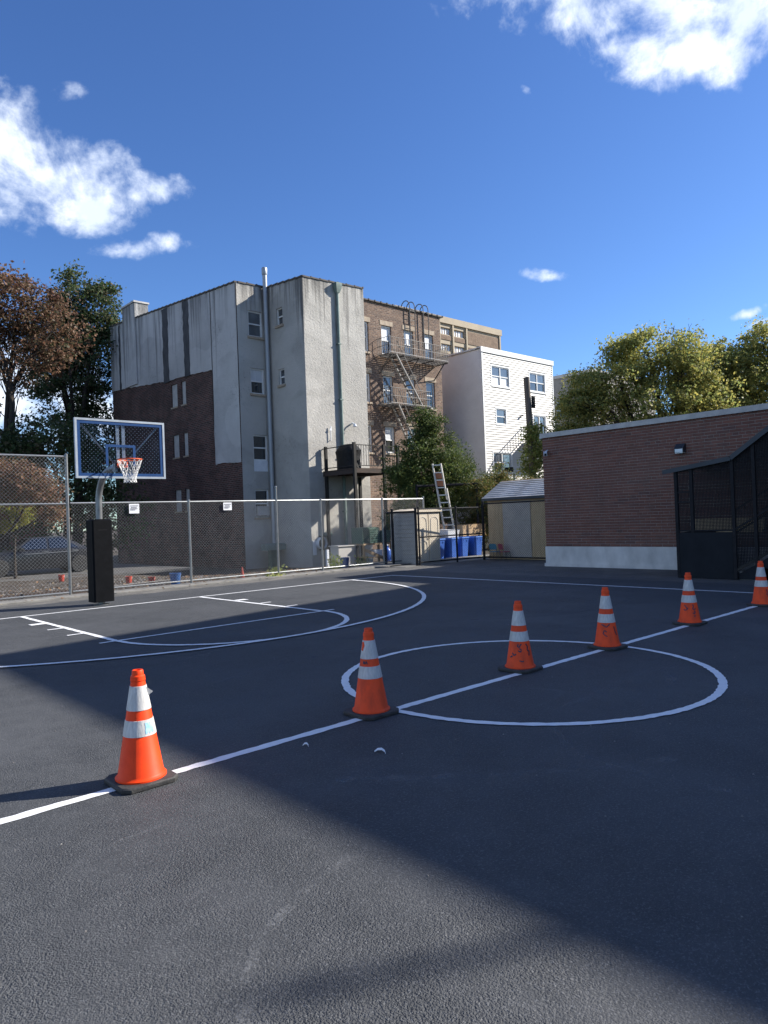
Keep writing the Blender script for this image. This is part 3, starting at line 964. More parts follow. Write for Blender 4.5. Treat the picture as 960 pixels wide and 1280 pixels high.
# ------------------------------------------------------------------ basketball hoop
hp = thing('basketball_hoop', 'basketball hoop with blue-edged clear backboard on a padded gooseneck pole', 'basketball hoop', (-0.1, 11.05, 0))
HX = 0.0
b = MB()
path = [(-0.09, 11.05, 0), (-0.08, 11.05, 2.25)]
for k in range(1, 11):
    a = math.pi / 2 * k / 10
    path.append((-0.08 + 0.05 * k / 10, 11.05 - 0.62 * (1 - math.cos(a)), 2.25 + 0.62 * math.sin(a)))
path += [(-0.01, 10.2, 2.885), (0, 10.05, 2.89)]
b.tube(path, 0.068, 16)
b.build('pole', m_galv, hp, smooth=True)
b = MB(); b.lathe([(0.17, 0.004), (0.17, 0.016), (0.09, 0.02)], (-0.09, 11.05, 0), 20); b.build('base_plate', m_galv, hp, smooth=True)
b = MB()
b.cbox(-0.305, 10.86, 0.07, 0.125, 11.25, 1.84, 0.03)
pad = b.build('pole_pad', m_pad, hp, smooth=True)
for zz in (0.5, 1.0, 1.45):
    b = MB(); b.box(-0.309, 10.99, zz, 0.129, 11.03, zz + 0.012); b.build('pad_seam', m_blackmetal, pad)
b = MB(); b.box(-0.19, 10.8565, 1.60, 0.0, 10.8585, 1.612)
b.build('pad_seam', m_blackmetal, pad)
BX0, BX1, BZ0, BZ1, BY = -0.93, 0.93, 2.645, 3.84, 9.94
bbd = MB()
bbd.box(BX0 + 0.03, BY - 0.006, BZ0 + 0.03, BX1 - 0.03, BY + 0.006, BZ1 - 0.03)
board = bbd.build('backboard', m_clear, hp)
b = MB()
fw = 0.042
for (x0, z0, x1, z1) in ((BX0, BZ0, BX1, BZ0 + fw), (BX0, BZ1 - fw, BX1, BZ1), (BX0, BZ0 + fw, BX0 + fw, BZ1 - fw), (BX1 - fw, BZ0 + fw, BX1, BZ1 - fw)):
    b.box(x0, BY - 0.028, z0, x1, BY + 0.028, z1)
b.build('board_frame', m_boardframe, board)
b = MB()
ix0, ix1, iz0, iz1, iw = BX0 + fw, BX1 - fw, BZ0 + fw, BZ1 - fw, 0.062
for (x0, z0, x1, z1) in ((ix0, iz0, ix1, iz0 + iw), (ix0, iz1 - iw, ix1, iz1), (ix0, iz0 + iw, ix0 + iw, iz1 - iw), (ix1 - iw, iz0 + iw, ix1, iz1 - iw)):
    b.box(x0, BY - 0.018, z0, x1, BY + 0.012, z1)
b.build('board_border', m_bluepaint, board)
b = MB()
sx0, sx1, sz0, sz1, sw = -0.33, 0.29, 2.90, 3.335, 0.052
for (x0, z0, x1, z1) in ((sx0, sz1 - sw, sx1, sz1), (sx0, sz0, sx0 + sw, sz1 - sw), (sx1 - sw, sz0, sx1, sz1 - sw)):
    b.box(x0, BY - 0.012, z0, x1, BY - 0.007, z1)
b.build('target_square', m_bluepaint, board)
# steel mesh bonded in the clear sheet
b = MB()
pit = 0.082
ni, nj = int((ix1 - ix0) / pit), int((iz1 - iz0) / pit * 2)
for j in range(nj):
    for i in range(ni):
        x = ix0 + iw + 0.02 + (i + 0.5 * (j % 2)) * pit
        z = iz0 + iw + 0.02 + j * pit / 2
        if x > ix1 - iw or z > iz1 - iw:
            continue
        s_ = 0.0098
        b.mesh([(x - s_, BY + 0.01, z), (x, BY + 0.01, z - s_), (x + s_, BY + 0.01, z), (x, BY + 0.01, z + s_), (x, BY - 0.0075, z), (x, BY + 0.02, z)],
               [(0, 1, 4), (1, 2, 4), (2, 3, 4), (3, 0, 4), (1, 0, 5), (2, 1, 5), (3, 2, 5), (0, 3, 5)])
    z = iz0 + iw + j * pit / 2
b.build('steel_mesh', m_white, board, kind='stuff')
b = MB()
for x in (-0.055, 0.065):
    b.box(x - 0.026, BY + 0.03, 2.78, x + 0.026, BY + 0.07, BZ1 - 0.06)
b.build('upright_channel', m_white, hp)
for (p, q) in (((-0.03, 10.05, 2.86), (-0.80, BY + 0.05, 3.74)), ((0.03, 10.05, 2.86), (0.80, BY + 0.05, 3.74))):
    b = MB(); b.bar(p, q, 0.028, 0.028); b.build('brace', m_galv, hp)
b = MB(); b.box(-0.13, BY + 0.03, 2.78, 0.13, BY + 0.16, 3.02); b.build('mounting_bracket', m_galv, hp)
b = MB()
RZ, RC, RR_ = 3.0, (0.0, BY - 0.15 - 0.235), 0.235
ringp = [(RC[0] + RR_ * math.cos(2 * math.pi * k / 36), RC[1] + RR_ * math.sin(2 * math.pi * k / 36), RZ) for k in range(37)]
b.tube(ringp, 0.0125, 8)
b.box(-0.11, BY - 0.035, RZ - 0.13, 0.11, BY - 0.018, RZ + 0.03)
b.bar((-0.08, BY - 0.035, RZ - 0.01), (-0.05, BY - 0.16, RZ), 0.05, 0.02)
b.bar((0.08, BY - 0.035, RZ - 0.01), (0.05, BY - 0.16, RZ), 0.05, 0.02)
b.bar((0, BY - 0.035, RZ - 0.11), (0, BY - 0.15, RZ - 0.015), 0.09, 0.014)
rim = b.build('rim', m_rim, hp, smooth=True)
b = MB()
NS = 12
lev = [(0.235, 0), (0.20, -0.11), (0.155, -0.22), (0.125, -0.32), (0.115, -0.40), (0.125, -0.45)]
for k in range(NS):
    for s in (-1, 1):
        pts = []
        for i, (rr, dz) in enumerate(lev):
            a = 2 * math.pi * (k + s * 0.5 * i) / NS
            pts.append((RC[0] + rr * math.cos(a), RC[1] + rr * math.sin(a), RZ - 0.012 + dz))
        b.tube(pts, 0.0062, 4, cap=False)
b.build('net', m_net, hp, kind='stuff')


# ------------------------------------------------------------------ chain-link fences
class Wall:
    """upright plane: origin, run direction, outward normal"""
    def __init__(s, p, u, n):
        s.p, s.u, s.n = Vector((p[0], p[1], 0)), Vector((u[0], u[1], 0)).normalized(), Vector((n[0], n[1], 0)).normalized()

    def pt(s, u, z, n=0.0):
        q = s.p + s.u * u + s.n * n
        return Vector((q.x, q.y, z))

    def box(s, mb, u0, u1, z0, z1, n0, n1, mi=0):
        mb.hexa([s.pt(u0, z0, n1), s.pt(u1, z0, n1), s.pt(u1, z0, n0), s.pt(u0, z0, n0), s.pt(u0, z1, n1), s.pt(u1, z1, n1), s.pt(u1, z1, n0), s.pt(u0, z1, n0)], mi)


def chainlink(W, u0, u1, z0, z1, pitch, rad, n=0.0):
    mb = MB()
    H = z1 - z0
    for s in (1, -1):
        k0, k1 = int(math.floor((u0 - H) / pitch)), int(math.ceil((u1 + H) / pitch))
        for k in range(k0, k1 + 1):
            a = k * pitch
            # line u = a + s*(z - z0)
            zs = sorted([(u0 - a) * s, (u1 - a) * s])
            t0, t1 = max(0, zs[0]), min(H, zs[1])
            if t1 - t0 < 0.02:
                continue
            off = n + s * rad * 0.9
            p, q = W.pt(a + s * t0, z0 + t0, off), W.pt(a + s * t1, z0 + t1, off)
            mb.bar(p, q, rad * 2, rad * 2, up=tuple(W.n))
    return mb


def fence(name, label, W, posts, z_rail, mesh_z0, spans, post_r=0.03, mat=None, wire=None, pitch=0.082, rad=0.0012, mid=(), bottom=None, group=None, post_top=0.05):
    u0, u1 = spans
    t = thing(name, label, 'fence', tuple(W.pt((u0 + u1) / 2, 0)), group)
    mat, wire = mat or m_galv, wire or m_wire
    for (u, ht) in posts:
        mb = MB()
        q = W.pt(u, 0)
        mb.tube([W.pt(u, float(gz(q.x, q.y)) if q.y > 14 else 0.0), W.pt(u, ht)], post_r, 10)
        mb.lathe([(post_r * 1.15, 0), (post_r * 1.15, 0.03), (post_r * 0.5, 0.055)], tuple(W.pt(u, ht)), 10)
        mb.build('post', mat, t, smooth=True)
    for zz in [z_rail] + list(mid) + ([bottom] if bottom else []):
        mb = MB(); mb.tube([W.pt(u0, zz, -post_r * 0.2), W.pt(u1, zz, -post_r * 0.2)], post_r * 0.7, 8)
        mb.build('rail', mat, t, smooth=True)
    chainlink(W, u0, u1, mesh_z0, z_rail, pitch, rad, post_r * 0.9).build('chain_link', wire, t, kind='stuff')
    mb = MB()
    for (u, ht) in posts:
        zz = mesh_z0 + 0.15
        while zz < min(ht, z_rail) - 0.1:
            mb.lathe([(post_r + 0.004, 0), (post_r + 0.004, 0.022)], tuple(W.pt(u, zz)), 8)
            zz += 0.38
    mb.build('tie_band', mat, t, kind='stuff')
    return t


FW = Wall((0, 13.7), (1, 0), (0, -1))
fence('chain_link_fence', 'grey chain-link fence behind the baseline running to the garden tree', FW,
      [(3.38, 2.3), (6.25, 2.68), (7.93, 2.29), (10.58, 2.3), (12.6, 2.32)], 2.29, 0.1, (0.22, 12.6), 0.033, bottom=0.12)
fence('chain_link_fence', 'taller grey chain-link fence left of the basketball hoop', Wall((0, 13.73), (1, 0), (0, -1)),
      [(0.17, 3.46), (-2.9, 3.46), (-6.0, 3.46), (-9.1, 3.46)], 3.44, 0.06, (-9.1, 0.17), 0.036, mid=(2.28,), bottom=0.1, pitch=0.09, rad=0.0014)
for (x, lb, ht) in ((1.66, 'white notice sign hanging from the fence rail beside the hoop pole', 0.25), (4.40, 'smaller white notice sign on the fence rail near the stucco corner', 0.22)):
    b = MB(); b.box(x, 13.612, 2.25 - ht, x + 0.27, 13.617, 2.25)
    s_ = thing('notice_sign', lb, 'sign', (x + 0.13, 13.61, 2.0), 'notices on the chain-link fence')
    b.build('sign_plate', m_sign, s_)
    b = MB()
    for i, (a0, a1, zt) in enumerate(((0.03, 0.24, 0.045), (0.05, 0.2, 0.085), (0.03, 0.22, 0.12), (0.03, 0.16, 0.15))):
        if zt + 0.03 > ht:
            continue
        xs = x + a0
        while xs < x + a1:
            ww_ = random.uniform(0.012, 0.035)
            b.box(xs, 13.6085, 2.25 - zt - 0.018, min(xs + ww_, x + a1), 13.6115, 2.25 - zt)
            xs += ww_ + 0.008
    b.build('printed_lines', m_ink, s_)

# gravel, leaf litter and weeds behind the fence
mb = MB()
for i in range(5200):
    x, y = random.uniform(-8, 12), 13.95 + abs(random.gauss(0, 2.0))
    if y > 20:
        continue
    s_ = random.uniform(0.012, 0.05)
    z = float(gz(x, y)) + s_ * 0.3
    a = random.random() * 3
    c_, d_ = math.cos(a) * s_, math.sin(a) * s_
    mb.mesh([(x - c_, y - d_, z - s_ * .4), (x + d_, y - c_, z - s_ * .4), (x + c_, y + d_, z - s_ * .4), (x - d_, y + c_, z - s_ * .4), (x + d_ * .2, y, z + s_ * random.uniform(.3, .7))],
            [(0, 1, 4), (1, 2, 4), (2, 3, 4), (3, 0, 4)])
tag(mb.build('gravel', m_gravel), 'loose stones scattered on the soil behind the fence', 'gravel', kind='stuff')


def leaves(mb, c, rad, n, size, flat=0.0, squash=(1, 1, 1)):
    """n loose leaf blades round c"""
    P = rng.normal(0, 1, (n, 3)) * np.array(rad) * 0.55 + np.array(c)
    add_leaves(mb, P, size, flat)


def add_leaves(mb, P, size, flat=0.0):
    n = len(P)
    d = rng.normal(0, 1, (n, 3))
    d[:, 2] *= (1 - flat)
    d /= np.linalg.norm(d, axis=1)[:, None] + 1e-9
    e = rng.normal(0, 1, (n, 3))
    e[:, 2] *= (1 - flat)
    e -= (e * d).sum(1)[:, None] * d
    e /= np.linalg.norm(e, axis=1)[:, None] + 1e-9
    L = size * rng.uniform(0.65, 1.35, n)[:, None]
    nrm = np.cross(d, e)
    a, c_, bq, dq = P - d * L * .5, P + d * L * .5, P + e * L * .32 + nrm * L * 0.08, P - e * L * .32 + nrm * L * 0.08
    V = np.stack([a, bq, c_, dq], 1).reshape(-1, 3)
    i0 = len(mb.v)
    mb.v.extend(map(tuple, V.tolist()))
    mb.f.extend([(i0 + 4 * k, i0 + 4 * k + 1, i0 + 4 * k + 2, i0 + 4 * k + 3) for k in range(n)])
    mb.m.extend([0] * n)


mb = MB()
n = 2600
P = np.stack([rng.uniform(-8, 11, n), 13.95 + np.abs(rng.normal(0, 2.2, n)), np.zeros(n)], 1)
P[:, 2] = gz(P[:, 0], P[:, 1]) + 0.03
add_leaves(mb, P, 0.09, 0.85)
n = 260
P = np.stack([rng.uniform(-6, 9, n), rng.uniform(12.6, 13.9, n), np.full(n, 0.06)], 1)
add_leaves(mb, P, 0.06, 0.9)
tag(mb.build('fallen_leaves', m_litter), 'brown fallen leaves on the soil and curb by the fence', 'leaves', kind='stuff')
for (x, y, n, h, lb) in ((6.35, 13.95, 160, 0.25, 'low green weeds at the foot of the tall fence post'), (8.65, 14.0, 220, 0.4, 'yellow-green weeds by the right bay of the fence'),
                         (5.95, 13.45, 60, 0.09, 'small weed tuft on the curb beside the fence post'), (10.0, 14.2, 140, 0.3, 'weeds under the fence near the blue jug')):
    mb = MB(); leaves(mb, (x, y, h * 0.5), (0.25, 0.15, h * 0.6), n, 0.085)
    tag(mb.build('weeds', l_vine), lb, 'weeds', 'weeds along the fence', 'stuff')


def bucket(x, y, mat, lb, cat='bucket', tilt=0.0, s=1.0):
    z = float(gz(x, y))
    t = thing('bucket', lb, cat, (x, y, z), 'buckets behind the fence')
    b = MB()
    b.lathe([(0.115 * s, 0), (0.15 * s, 0.30 * s), (0.158 * s, 0.30 * s), (0.158 * s, 0.325 * s), (0.146 * s, 0.325 * s), (0.11 * s, 0.02 * s)], (x, y, z), 20)
    b.build('pail', mat, t, smooth=True)
    b = MB()
    b.tube([(x + 0.158 * s * math.cos(a), y - 0.12 * s * math.sin(a), z + 0.31 * s - 0.1 * s * math.sin(a)) for a in np.linspace(0, math.pi, 9)], 0.005, 5)
    b.build('handle', m_galv, t, smooth=True)


bucket(2.0, 20.0, m_red, 'red bucket farthest left behind the fence, near the parked cars', s=.66)
bucket(2.83, 16.6, m_red, 'red bucket on the soil right of the black pole pad', s=.66)
bucket(3.05, 15.5, m_red, 'red bucket midway between the pole pad and the blue bucket', s=.66)
bucket(3.3, 14.5, m_bucketblue, 'blue bucket on the soil beside the second fence post', s=1.05)
bucket(9.55, 14.6, m_bucketblue, 'round blue tub on the soil below the wooden balcony', 'tub', s=1.15)
t = thing('small_cone', 'small faded red cone on the soil by the stucco corner', 'cone', (5.35, 14.3, -0.035))
b = MB(); b.lathe([(0.10, -0.035), (0.10, -0.015), (0.07, -0.01), (0.02, 0.33), (0.012, 0.335)], (5.35, 14.3, 0), 18); b.build('cone_body', m_red, t, smooth=True)
b = MB(); b.box(5.22, 14.17, -0.038, 5.48, 14.43, -0.02); b.build('base', m_red, t)
b = MB(); b.bar((-1.6, 14.15, 0.05), (0.9, 14.6, 0.05), 0.09, 0.14); tag(b.build('timber', m_deckwood), 'dark timber lying on the soil left of the hoop', 'timber')
b = MB(); b.tube([(1.0, 14.7, 0.06), (3.6, 15.0, 0.09)], 0.025, 8); tag(b.build('pipe', m_iron, smooth=True), 'pale metal pipe lying on the soil behind the pole pad', 'pipe')

# ------------------------------------------------------------------ school: low brick wing
WX, WY1, WY0 = 12.4, 8.33, -2.54
wing = thing('brick_wing', 'low dark red brick school wing with pale concrete base and metal coping', 'building', (WX, 3, 0))
b = MB(); b.box(WX + 0.012, WY0, -0.1, WX + 14, WY1 - 0.012, 3.86); b.build('wall', m_mortar, wing)
b = MB(); b.box(WX - 0.02, WY0, -0.1, WX + 14.02, WY1 + 0.02, 0.585)
b.box(WX - 0.05, WY0, -0.1, WX, WY1 + 0.05, 0.08)
b.build('concrete_base', m_wallbase, wing)
b = MB(); b.box(WX - 0.05, WY0, 3.92, WX + 14.05, WY1 + 0.05, 4.03); b.box(WX - 0.065, WY0, 3.885, WX - 0.05, WY1 + 0.06, 3.925)
b.build('coping', m_coping, wing)
b = MB(); b.box(WX + 0.3, WY0, 4.0, WX + 13.8, WY1 - 0.3, 4.034); b.build('roof', m_roofing, wing)
# bricks: 49 courses of running bond with a header course every sixth
BL, BHt, JT = 0.296, 0.0675, 0.0115
rows = []
z, k = 0.593, 0
while z + BHt < 3.9:
    hd = (k % 6 == 5)
    L = 0.142 if hd else BL
    y = WY1 - (0.0 if k % 2 == 0 else (L + JT) / 2)
    first = True
    yy = WY1
    if k % 2:
        rows.append((yy, yy - L / 2, z)); yy -= L / 2 + JT
    while yy - L > WY0:
        rows.append((yy, yy - L, z)); yy -= L + JT
    z += BHt + JT
    k += 1


def brick_verts(y0, y1, z0, x=WX):
    c = 0.004
    return ([(x + 0.014, y0, z0), (x + 0.014, y1, z0), (x + 0.014, y1, z0 + BHt), (x + 0.014, y0, z0 + BHt),
             (x + c, y0, z0), (x + c, y1, z0), (x + c, y1, z0 + BHt), (x + c, y0, z0 + BHt),
             (x, y0 - c, z0 + c), (x, y1 + c, z0 + c), (x, y1 + c, z0 + BHt - c), (x, y0 - c, z0 + BHt - c)],
            [(0, 1, 5, 4), (1, 2, 6, 5), (2, 3, 7, 6), (3, 0, 4, 7), (4, 5, 9, 8), (5, 6, 10, 9), (6, 7, 11, 10), (7, 4, 8, 11), (8, 9, 10, 11)])


def key_near(r):
    y, z = (r[0] + r[1]) / 2, r[2]
    seen = 1.95 < y and (z > 2.55 + (0.25 * (4.2 - y) if y < 4.2 else 0) or y > 4.25)
    return (0 if seen and abs(r[0] - r[1]) > 0.15 else 1, y)


rows.sort(key=key_near)
proto_me = None
mb = MB()
for i, (y0, y1, z0) in enumerate(rows):
    jx = random.uniform(-0.003, 0.003)
    if i < 300:
        if proto_me is None:
            q = MB(); q.mesh(*brick_verts(BL / 2, -BL / 2, -BHt / 2, 0))
            proto_me = bpy.data.meshes.new('brick')
            proto_me.from_pydata(q.v, [], q.f)
            proto_me.materials.append(m_brickpart)
        o = bpy.data.objects.new('brick', proto_me)
        COL.objects.link(o)
        o.parent = wing
        o.location = (jx, (y0 + y1) / 2 - 3 , z0 + BHt / 2)
    else:
        mb.mesh(*brick_verts(y0, y1, z0, WX + jx))
mb.build('brick_field', m_brickfield, wing, kind='stuff')
# wall lamp and camera
t = thing('wall_lamp', 'small square wall lamp high on the dark brick wall above the stair roof', 'wall lamp', (WX, 4.02, 3.1))
b = MB(); b.prism([(WX - 0.16, 3.9, 3.05), (WX - 0.16, 3.9, 3.16), (WX - 0.05, 3.9, 3.28), (WX, 3.9, 3.28), (WX, 3.9, 3.05)], (0, 0.24, 0)); b.build('housing', m_canopy, t)
b = MB(); b.box(WX - 0.163, 3.92, 3.055, WX - 0.16, 4.12, 3.14); b.box(WX - 0.15, 3.92, 3.03, WX - 0.02, 4.12, 3.049); b.build('lens', m_lens, t)
t = thing('security_camera', 'white security camera at the left end of the brick wall', 'camera', (WX, 8.15, 3.4))
b = MB(); b.tube([(WX, 8.15, 3.5), (WX - 0.09, 8.15, 3.46)], 0.025, 8); b.build('bracket', m_whitebox, t)
b = MB(); b.bar((WX - 0.05, 8.2, 3.43), (WX - 0.26, 8.05, 3.36), 0.1, 0.1); b.build('housing', m_whitebox, t)
b = MB(); b.bar((WX - 0.262, 8.048, 3.36), (WX - 0.275, 8.04, 3.355), 0.07, 0.07); b.build('lens', m_pane, t)

# tall school block, out of frame to the right: it throws the big shadow over the court
tall = thing('school_building', 'tall brick school block joined to the low wing past the stairs', 'building', (22, -12, 0))
HT = 11.12
b = MB()
poly = [(WX, -2.54), (WX, -34), (34, -34), (34, 0.9)]
b.prism([(x, y, -0.1) for x, y in poly], (0, 0, HT + 0.1)); b.build('wall', m_school, tall)
b = MB(); b.prism([(x, y, HT) for x, y in [(WX - 0.03, -2.5), (WX - 0.03, -34.05), (34.05, -34.05), (34.05, 0.95)]], (0, 0, 0.02)); b.build('roof', m_roofing, tall)
for yy, ww_, hh_ in ((-11.6, .085, .95), (-14.2, .4, .6), (-17.0, .3, 1.2)):
    b = MB(); b.lathe([(ww_ / 2, HT), (ww_ / 2, HT + hh_ - .12), (ww_ * .75, HT + hh_ - .1), (ww_ * .75, HT + hh_ - .02), (.02, HT + hh_)], (12.75, yy, 0), 14); b.build('roof_vent', m_galv, tall, smooth=True)
for zz in (1.2, 4.7, 8.0):
    for yy in np.arange(-32, -4.5, 3.2):
        f = MB(); f.box(WX - 0.04, yy, zz, WX + 0.02, yy + 1.9, zz + 2.0); fo = f.build('window', m_white, tall)
        f = MB()
        for a in (0.08, 0.98):
            f.box(WX - 0.05, yy + a, zz + 0.08, WX - 0.035, yy + a + 0.84, zz + 1.92)
        f.build('pane', m_panesky, fo)

# ------------------------------------------------------------------ covered stair enclosure
en = thing('stair_enclosure', 'black metal mesh enclosure with roof over the stairs beside the brick wall', 'stair enclosure', (11.3, 2.5, 0))
EX, EY1, EY0 = 10.32, 3.3, 1.93


def roof_z(y):
    return 2.64 - (y - 1.95) * 0.13 if y > 1.95 else 2.64 + (1.95 - y) * 0.70


b = MB()
sec = [(3.5, roof_z(3.5)), (1.95, roof_z(1.95)), (-2.5, roof_z(-2.5))]
rings = [[(x, y, z + dz) for x, dz in ((EX - 0.06, 0), (WX - 0.02, 0.12), (WX - 0.02, 0.17), (EX - 0.06, 0.05))] for y, z in sec]
b.loft(rings); b.build('roof', m_canopy, en)
b = MB()
b.bar((EX - 0.075, 3.5, roof_z(3.5) + 0.02), (EX - 0.075, 1.95, roof_z(1.95) + 0.02), 0.02, 0.1)
b.bar((EX - 0.075, 1.95, roof_z(1.95) + 0.02), (EX - 0.075, -2.5, roof_z(-2.5) + 0.02), 0.02, 0.1)
b.build('fascia', m_canopy, en)
for (y, z0) in ((3.22, 0), (2.86, 1.04), (1.95, 0), (1.5, 0.3), (0.5, 0.9), (-0.6, 1.6), (-1.8, 2.3)):
    b = MB(); b.box(EX - 0.03, y - 0.035, z0, EX + 0.04, y + 0.035, roof_z(y) + 0.01); b.build('post', m_blackmetal, en)
b = MB(); b.box(EX - 0.022, 1.99, 0.0, EX - 0.005, 3.25, 1.04); b.build('kick_panel', m_panel, en)
b = MB(); b.box(EX + 0.045, 3.2, 0.0, WX - 0.06, 3.22, 1.04); b.build('kick_panel', m_panel, en)
for (y0, y1, z) in ((1.985, 3.185, 1.06), (2.9, 3.185, 1.72), (2.9, 3.185, 1.95)):
    b = MB(); b.box(EX - 0.02, y0, z, EX + 0.02, y1, z + 0.035); b.build('rail', m_blackmetal, en)
# rising side: stringer, mesh rails, handrails
b = MB(); b.bar((EX, 1.93, 0.20), (EX, -2.5, 2.86), 0.03, 0.06); b.build('rail', m_darkiron, en)
for dz in (0.75, 1.25):
    for x in (EX + 0.12, WX - 0.3):
        b = MB(); b.tube([(x, 2.0, 0.25 + dz), (x, -2.5, 2.95 + dz)], 0.02, 8); b.build('handrail', m_blackmetal, en, smooth=True)
b = MB(); b.bar((EX, 1.93, 1.1), (EX, -2.5, 3.76), 0.03, 0.04); b.build('rail', m_blackmetal, en)
# welded mesh screens
W = Wall((EX, 0), (0, 1), (-1, 0))
mb = MB()
yy = -2.4
while yy < 3.2:
    z0 = 1.09 if yy > 1.96 else 0.2 + (1.93 - yy) * 0.6
    mb.bar((EX + 0.01, yy, z0), (EX + 0.01, yy, roof_z(yy)), 0.014)
    yy += 0.032
zz = 0.2
while zz < 4.8:
    ya, yb = -2.4, 3.2
    # clip against the stair line below and the roof line above
    if zz < 1.09:
        yb = min(yb, 1.95)
    ya = max(ya, 1.93 - (zz - 0.2) / 0.6)
    if zz > 2.5:
        yb = min(yb, 1.95 - (zz - 2.64) / 0.7 if zz > 2.64 else 1.95 + (2.64 - zz) / 0.13)
    if yb - ya > 0.05:
        mb.bar((EX + 0.014, ya, zz), (EX + 0.0145, yb, zz), 0.0135)
    zz += 0.032
mb.build('mesh_screen', m_blackmetal, en, kind='stuff')
for i in range(15):
    y1 = 1.9 - i * 0.29
    b = MB(); b.box(EX + 0.06, y1 - 0.29, -0.05 if i < 2 else 0.17 * i - 0.12, WX - 0.06, y1, 0.17 * (i + 1)); b.build('step', m_step, en)
b = MB(); b.box(WX - 0.05, 2.05, 0.95, WX - 0.025, 3.75, 1.32); b.build('wall_board', m_ply, en)
b = MB(); b.box(EX + 0.03, -2.5, 0.0, EX + 0.05, 1.4, 0.25)
b.prism([(EX + 0.03, 1.9, 0.0), (EX + 0.03, -2.5, 0.0), (EX + 0.03, -2.5, 2.75), (EX + 0.03, 1.9, 0.12)], (0.015, 0, 0)); b.build('stair_skirt', m_panel, en)

# ------------------------------------------------------------------ wooden shed and black fence by the yard
ws = thing('wooden_shed', 'plywood shed with pale grey shingled roof beside the brick wing', 'shed', (15.4, 11.2, 0))
SX, SY0, SY1, SH = 14.62, 9.85, 12.38, 2.2
b = MB(); b.box(SX + 0.03, SY0, 0, 16.7, SY1, SH)
for yy in (SY0 + 0.01, SY1 - 0.01):
    b.prism([(SX + 0.03, yy, SH), (16.7, yy, SH), (15.7, yy, SH + 0.62)], (0, 0.004, 0))
b.build('wall', m_ply, ws)
ys = [SY0, SY0 + 0.62, SY0 + 1.84, SY1]
for i, (a, c_) in enumerate(zip(ys[:-1], ys[1:])):
    b = MB(); b.cbox(SX - (0.02 if i == 1 else 0.0), a + 0.004, 0.06, SX + 0.03, c_ - 0.004, SH - 0.13, 0.004)
    b.build('door' if i == 1 else 'panel', m_greydoor if i == 1 else m_ply, ws)
b = MB(); b.box(SX - 0.015, SY0, SH - 0.125, SX + 0.03, SY1, SH - 0.002); b.build('trim', m_wood, ws)
for side in (0, 1):
    rows_n = 9
    for i in range(rows_n):
        f0, f1 = i / rows_n, (i + 1) / rows_n
        x0, x1 = (SX - 0.14, 15.7) if side == 0 else (16.85, 15.7)
        za, zb = SH + 0.0, SH + 0.66
        xa, xb = x0 + (x1 - x0) * f0, x0 + (x1 - x0) * f1
        z0, z1 = za + (zb - za) * f0, za + (zb - za) * f1
        b = MB()
        yy = SY0 - 0.12 - (i % 2) * 0.16
        while yy < SY1 + 0.14:
            y0, y1 = max(yy, SY0 - 0.14), min(yy + 0.31, SY1 + 0.16)
            b.hexa([(xa, y0, z0 + 0.008), (xb, y0, z1), (xb, y1, z1), (xa, y1, z0 + 0.008), (xa, y0, z0 + 0.024), (xb, y0, z1 + 0.006), (xb, y1, z1 + 0.006), (xa, y1, z0 + 0.024)])
            yy += 0.318
        b.build('shingle_course', m_shingle, ws)
b = MB()
for (xa, za, xb, zb) in ((SX - 0.14, SH - 0.05, 15.7, SH + 0.63), (16.85, SH - 0.05, 15.7, SH + 0.63)):
    b.prism([(xa, SY0 - 0.13, za), (xb, SY0 - 0.13, zb), (xb, SY1 + 0.15, zb), (xa, SY1 + 0.15, za)], (0, 0, 0.045))
b.build('roof', m_wood, ws)
b = MB(); b.box(SX - 0.16, SY0 - 0.14, SH - 0.075, SX - 0.14, SY1 + 0.16, SH + 0.02); b.build('fascia', m_canopy, ws)

BF = Wall((11.0, 12.52), (1, -0.10), (-0.1, -1))
fence('black_chain_fence', 'black chain-link fence and gate in front of the blue bins', BF,
      [(0.12, 1.92), (1.82, 1.92), (3.12, 1.95)], 1.9, 0.08, (0.12, 3.12), 0.034, m_blackmetal, m_darkwire, pitch=0.085, rad=0.0012, mid=(0.95,), bottom=0.1)
BF2 = Wall((14.1, 12.2), (-0.02, -1), (-1, 0))
fence('black_chain_fence', 'black chain-link fence in front of the plywood shed', BF2,
      [(0.02, 2.08), (3.75, 2.0)], 2.02, 0.08, (0.02, 3.75), 0.036, m_blackmetal, m_darkwire, pitch=0.085, rad=0.0022, bottom=0.1)
BF3 = Wall((10.9, 13.95), (0.1, -1), (-1, 0))
fence('black_chain_fence', 'short black chain-link return fence left of the beige resin shed', BF3,
      [(0.0, 1.9), (0.35, 1.9), (1.4, 1.9)], 1.82, 0.1, (0.0, 1.4), 0.045, m_blackmetal, m_darkwire, pitch=0.085, rad=0.0011)
pa = thing('pipe_arbor', 'tall black pipe arbor bar standing behind the ladder and bins', 'arbor', (15.3, 15.2, 0))
b = MB(); b.tube([(14.3, 15.7, 2.86), (16.45, 14.4, 2.9)], 0.05, 8); b.build('crossbar', m_blackmetal, pa, smooth=True)
for x, y in ((14.3, 15.7), (16.45, 14.4)):
    b = MB(); b.tube([(x, y, -.3), (x, y, 2.93)], 0.05, 8); b.build('post', m_blackmetal, pa, smooth=True)

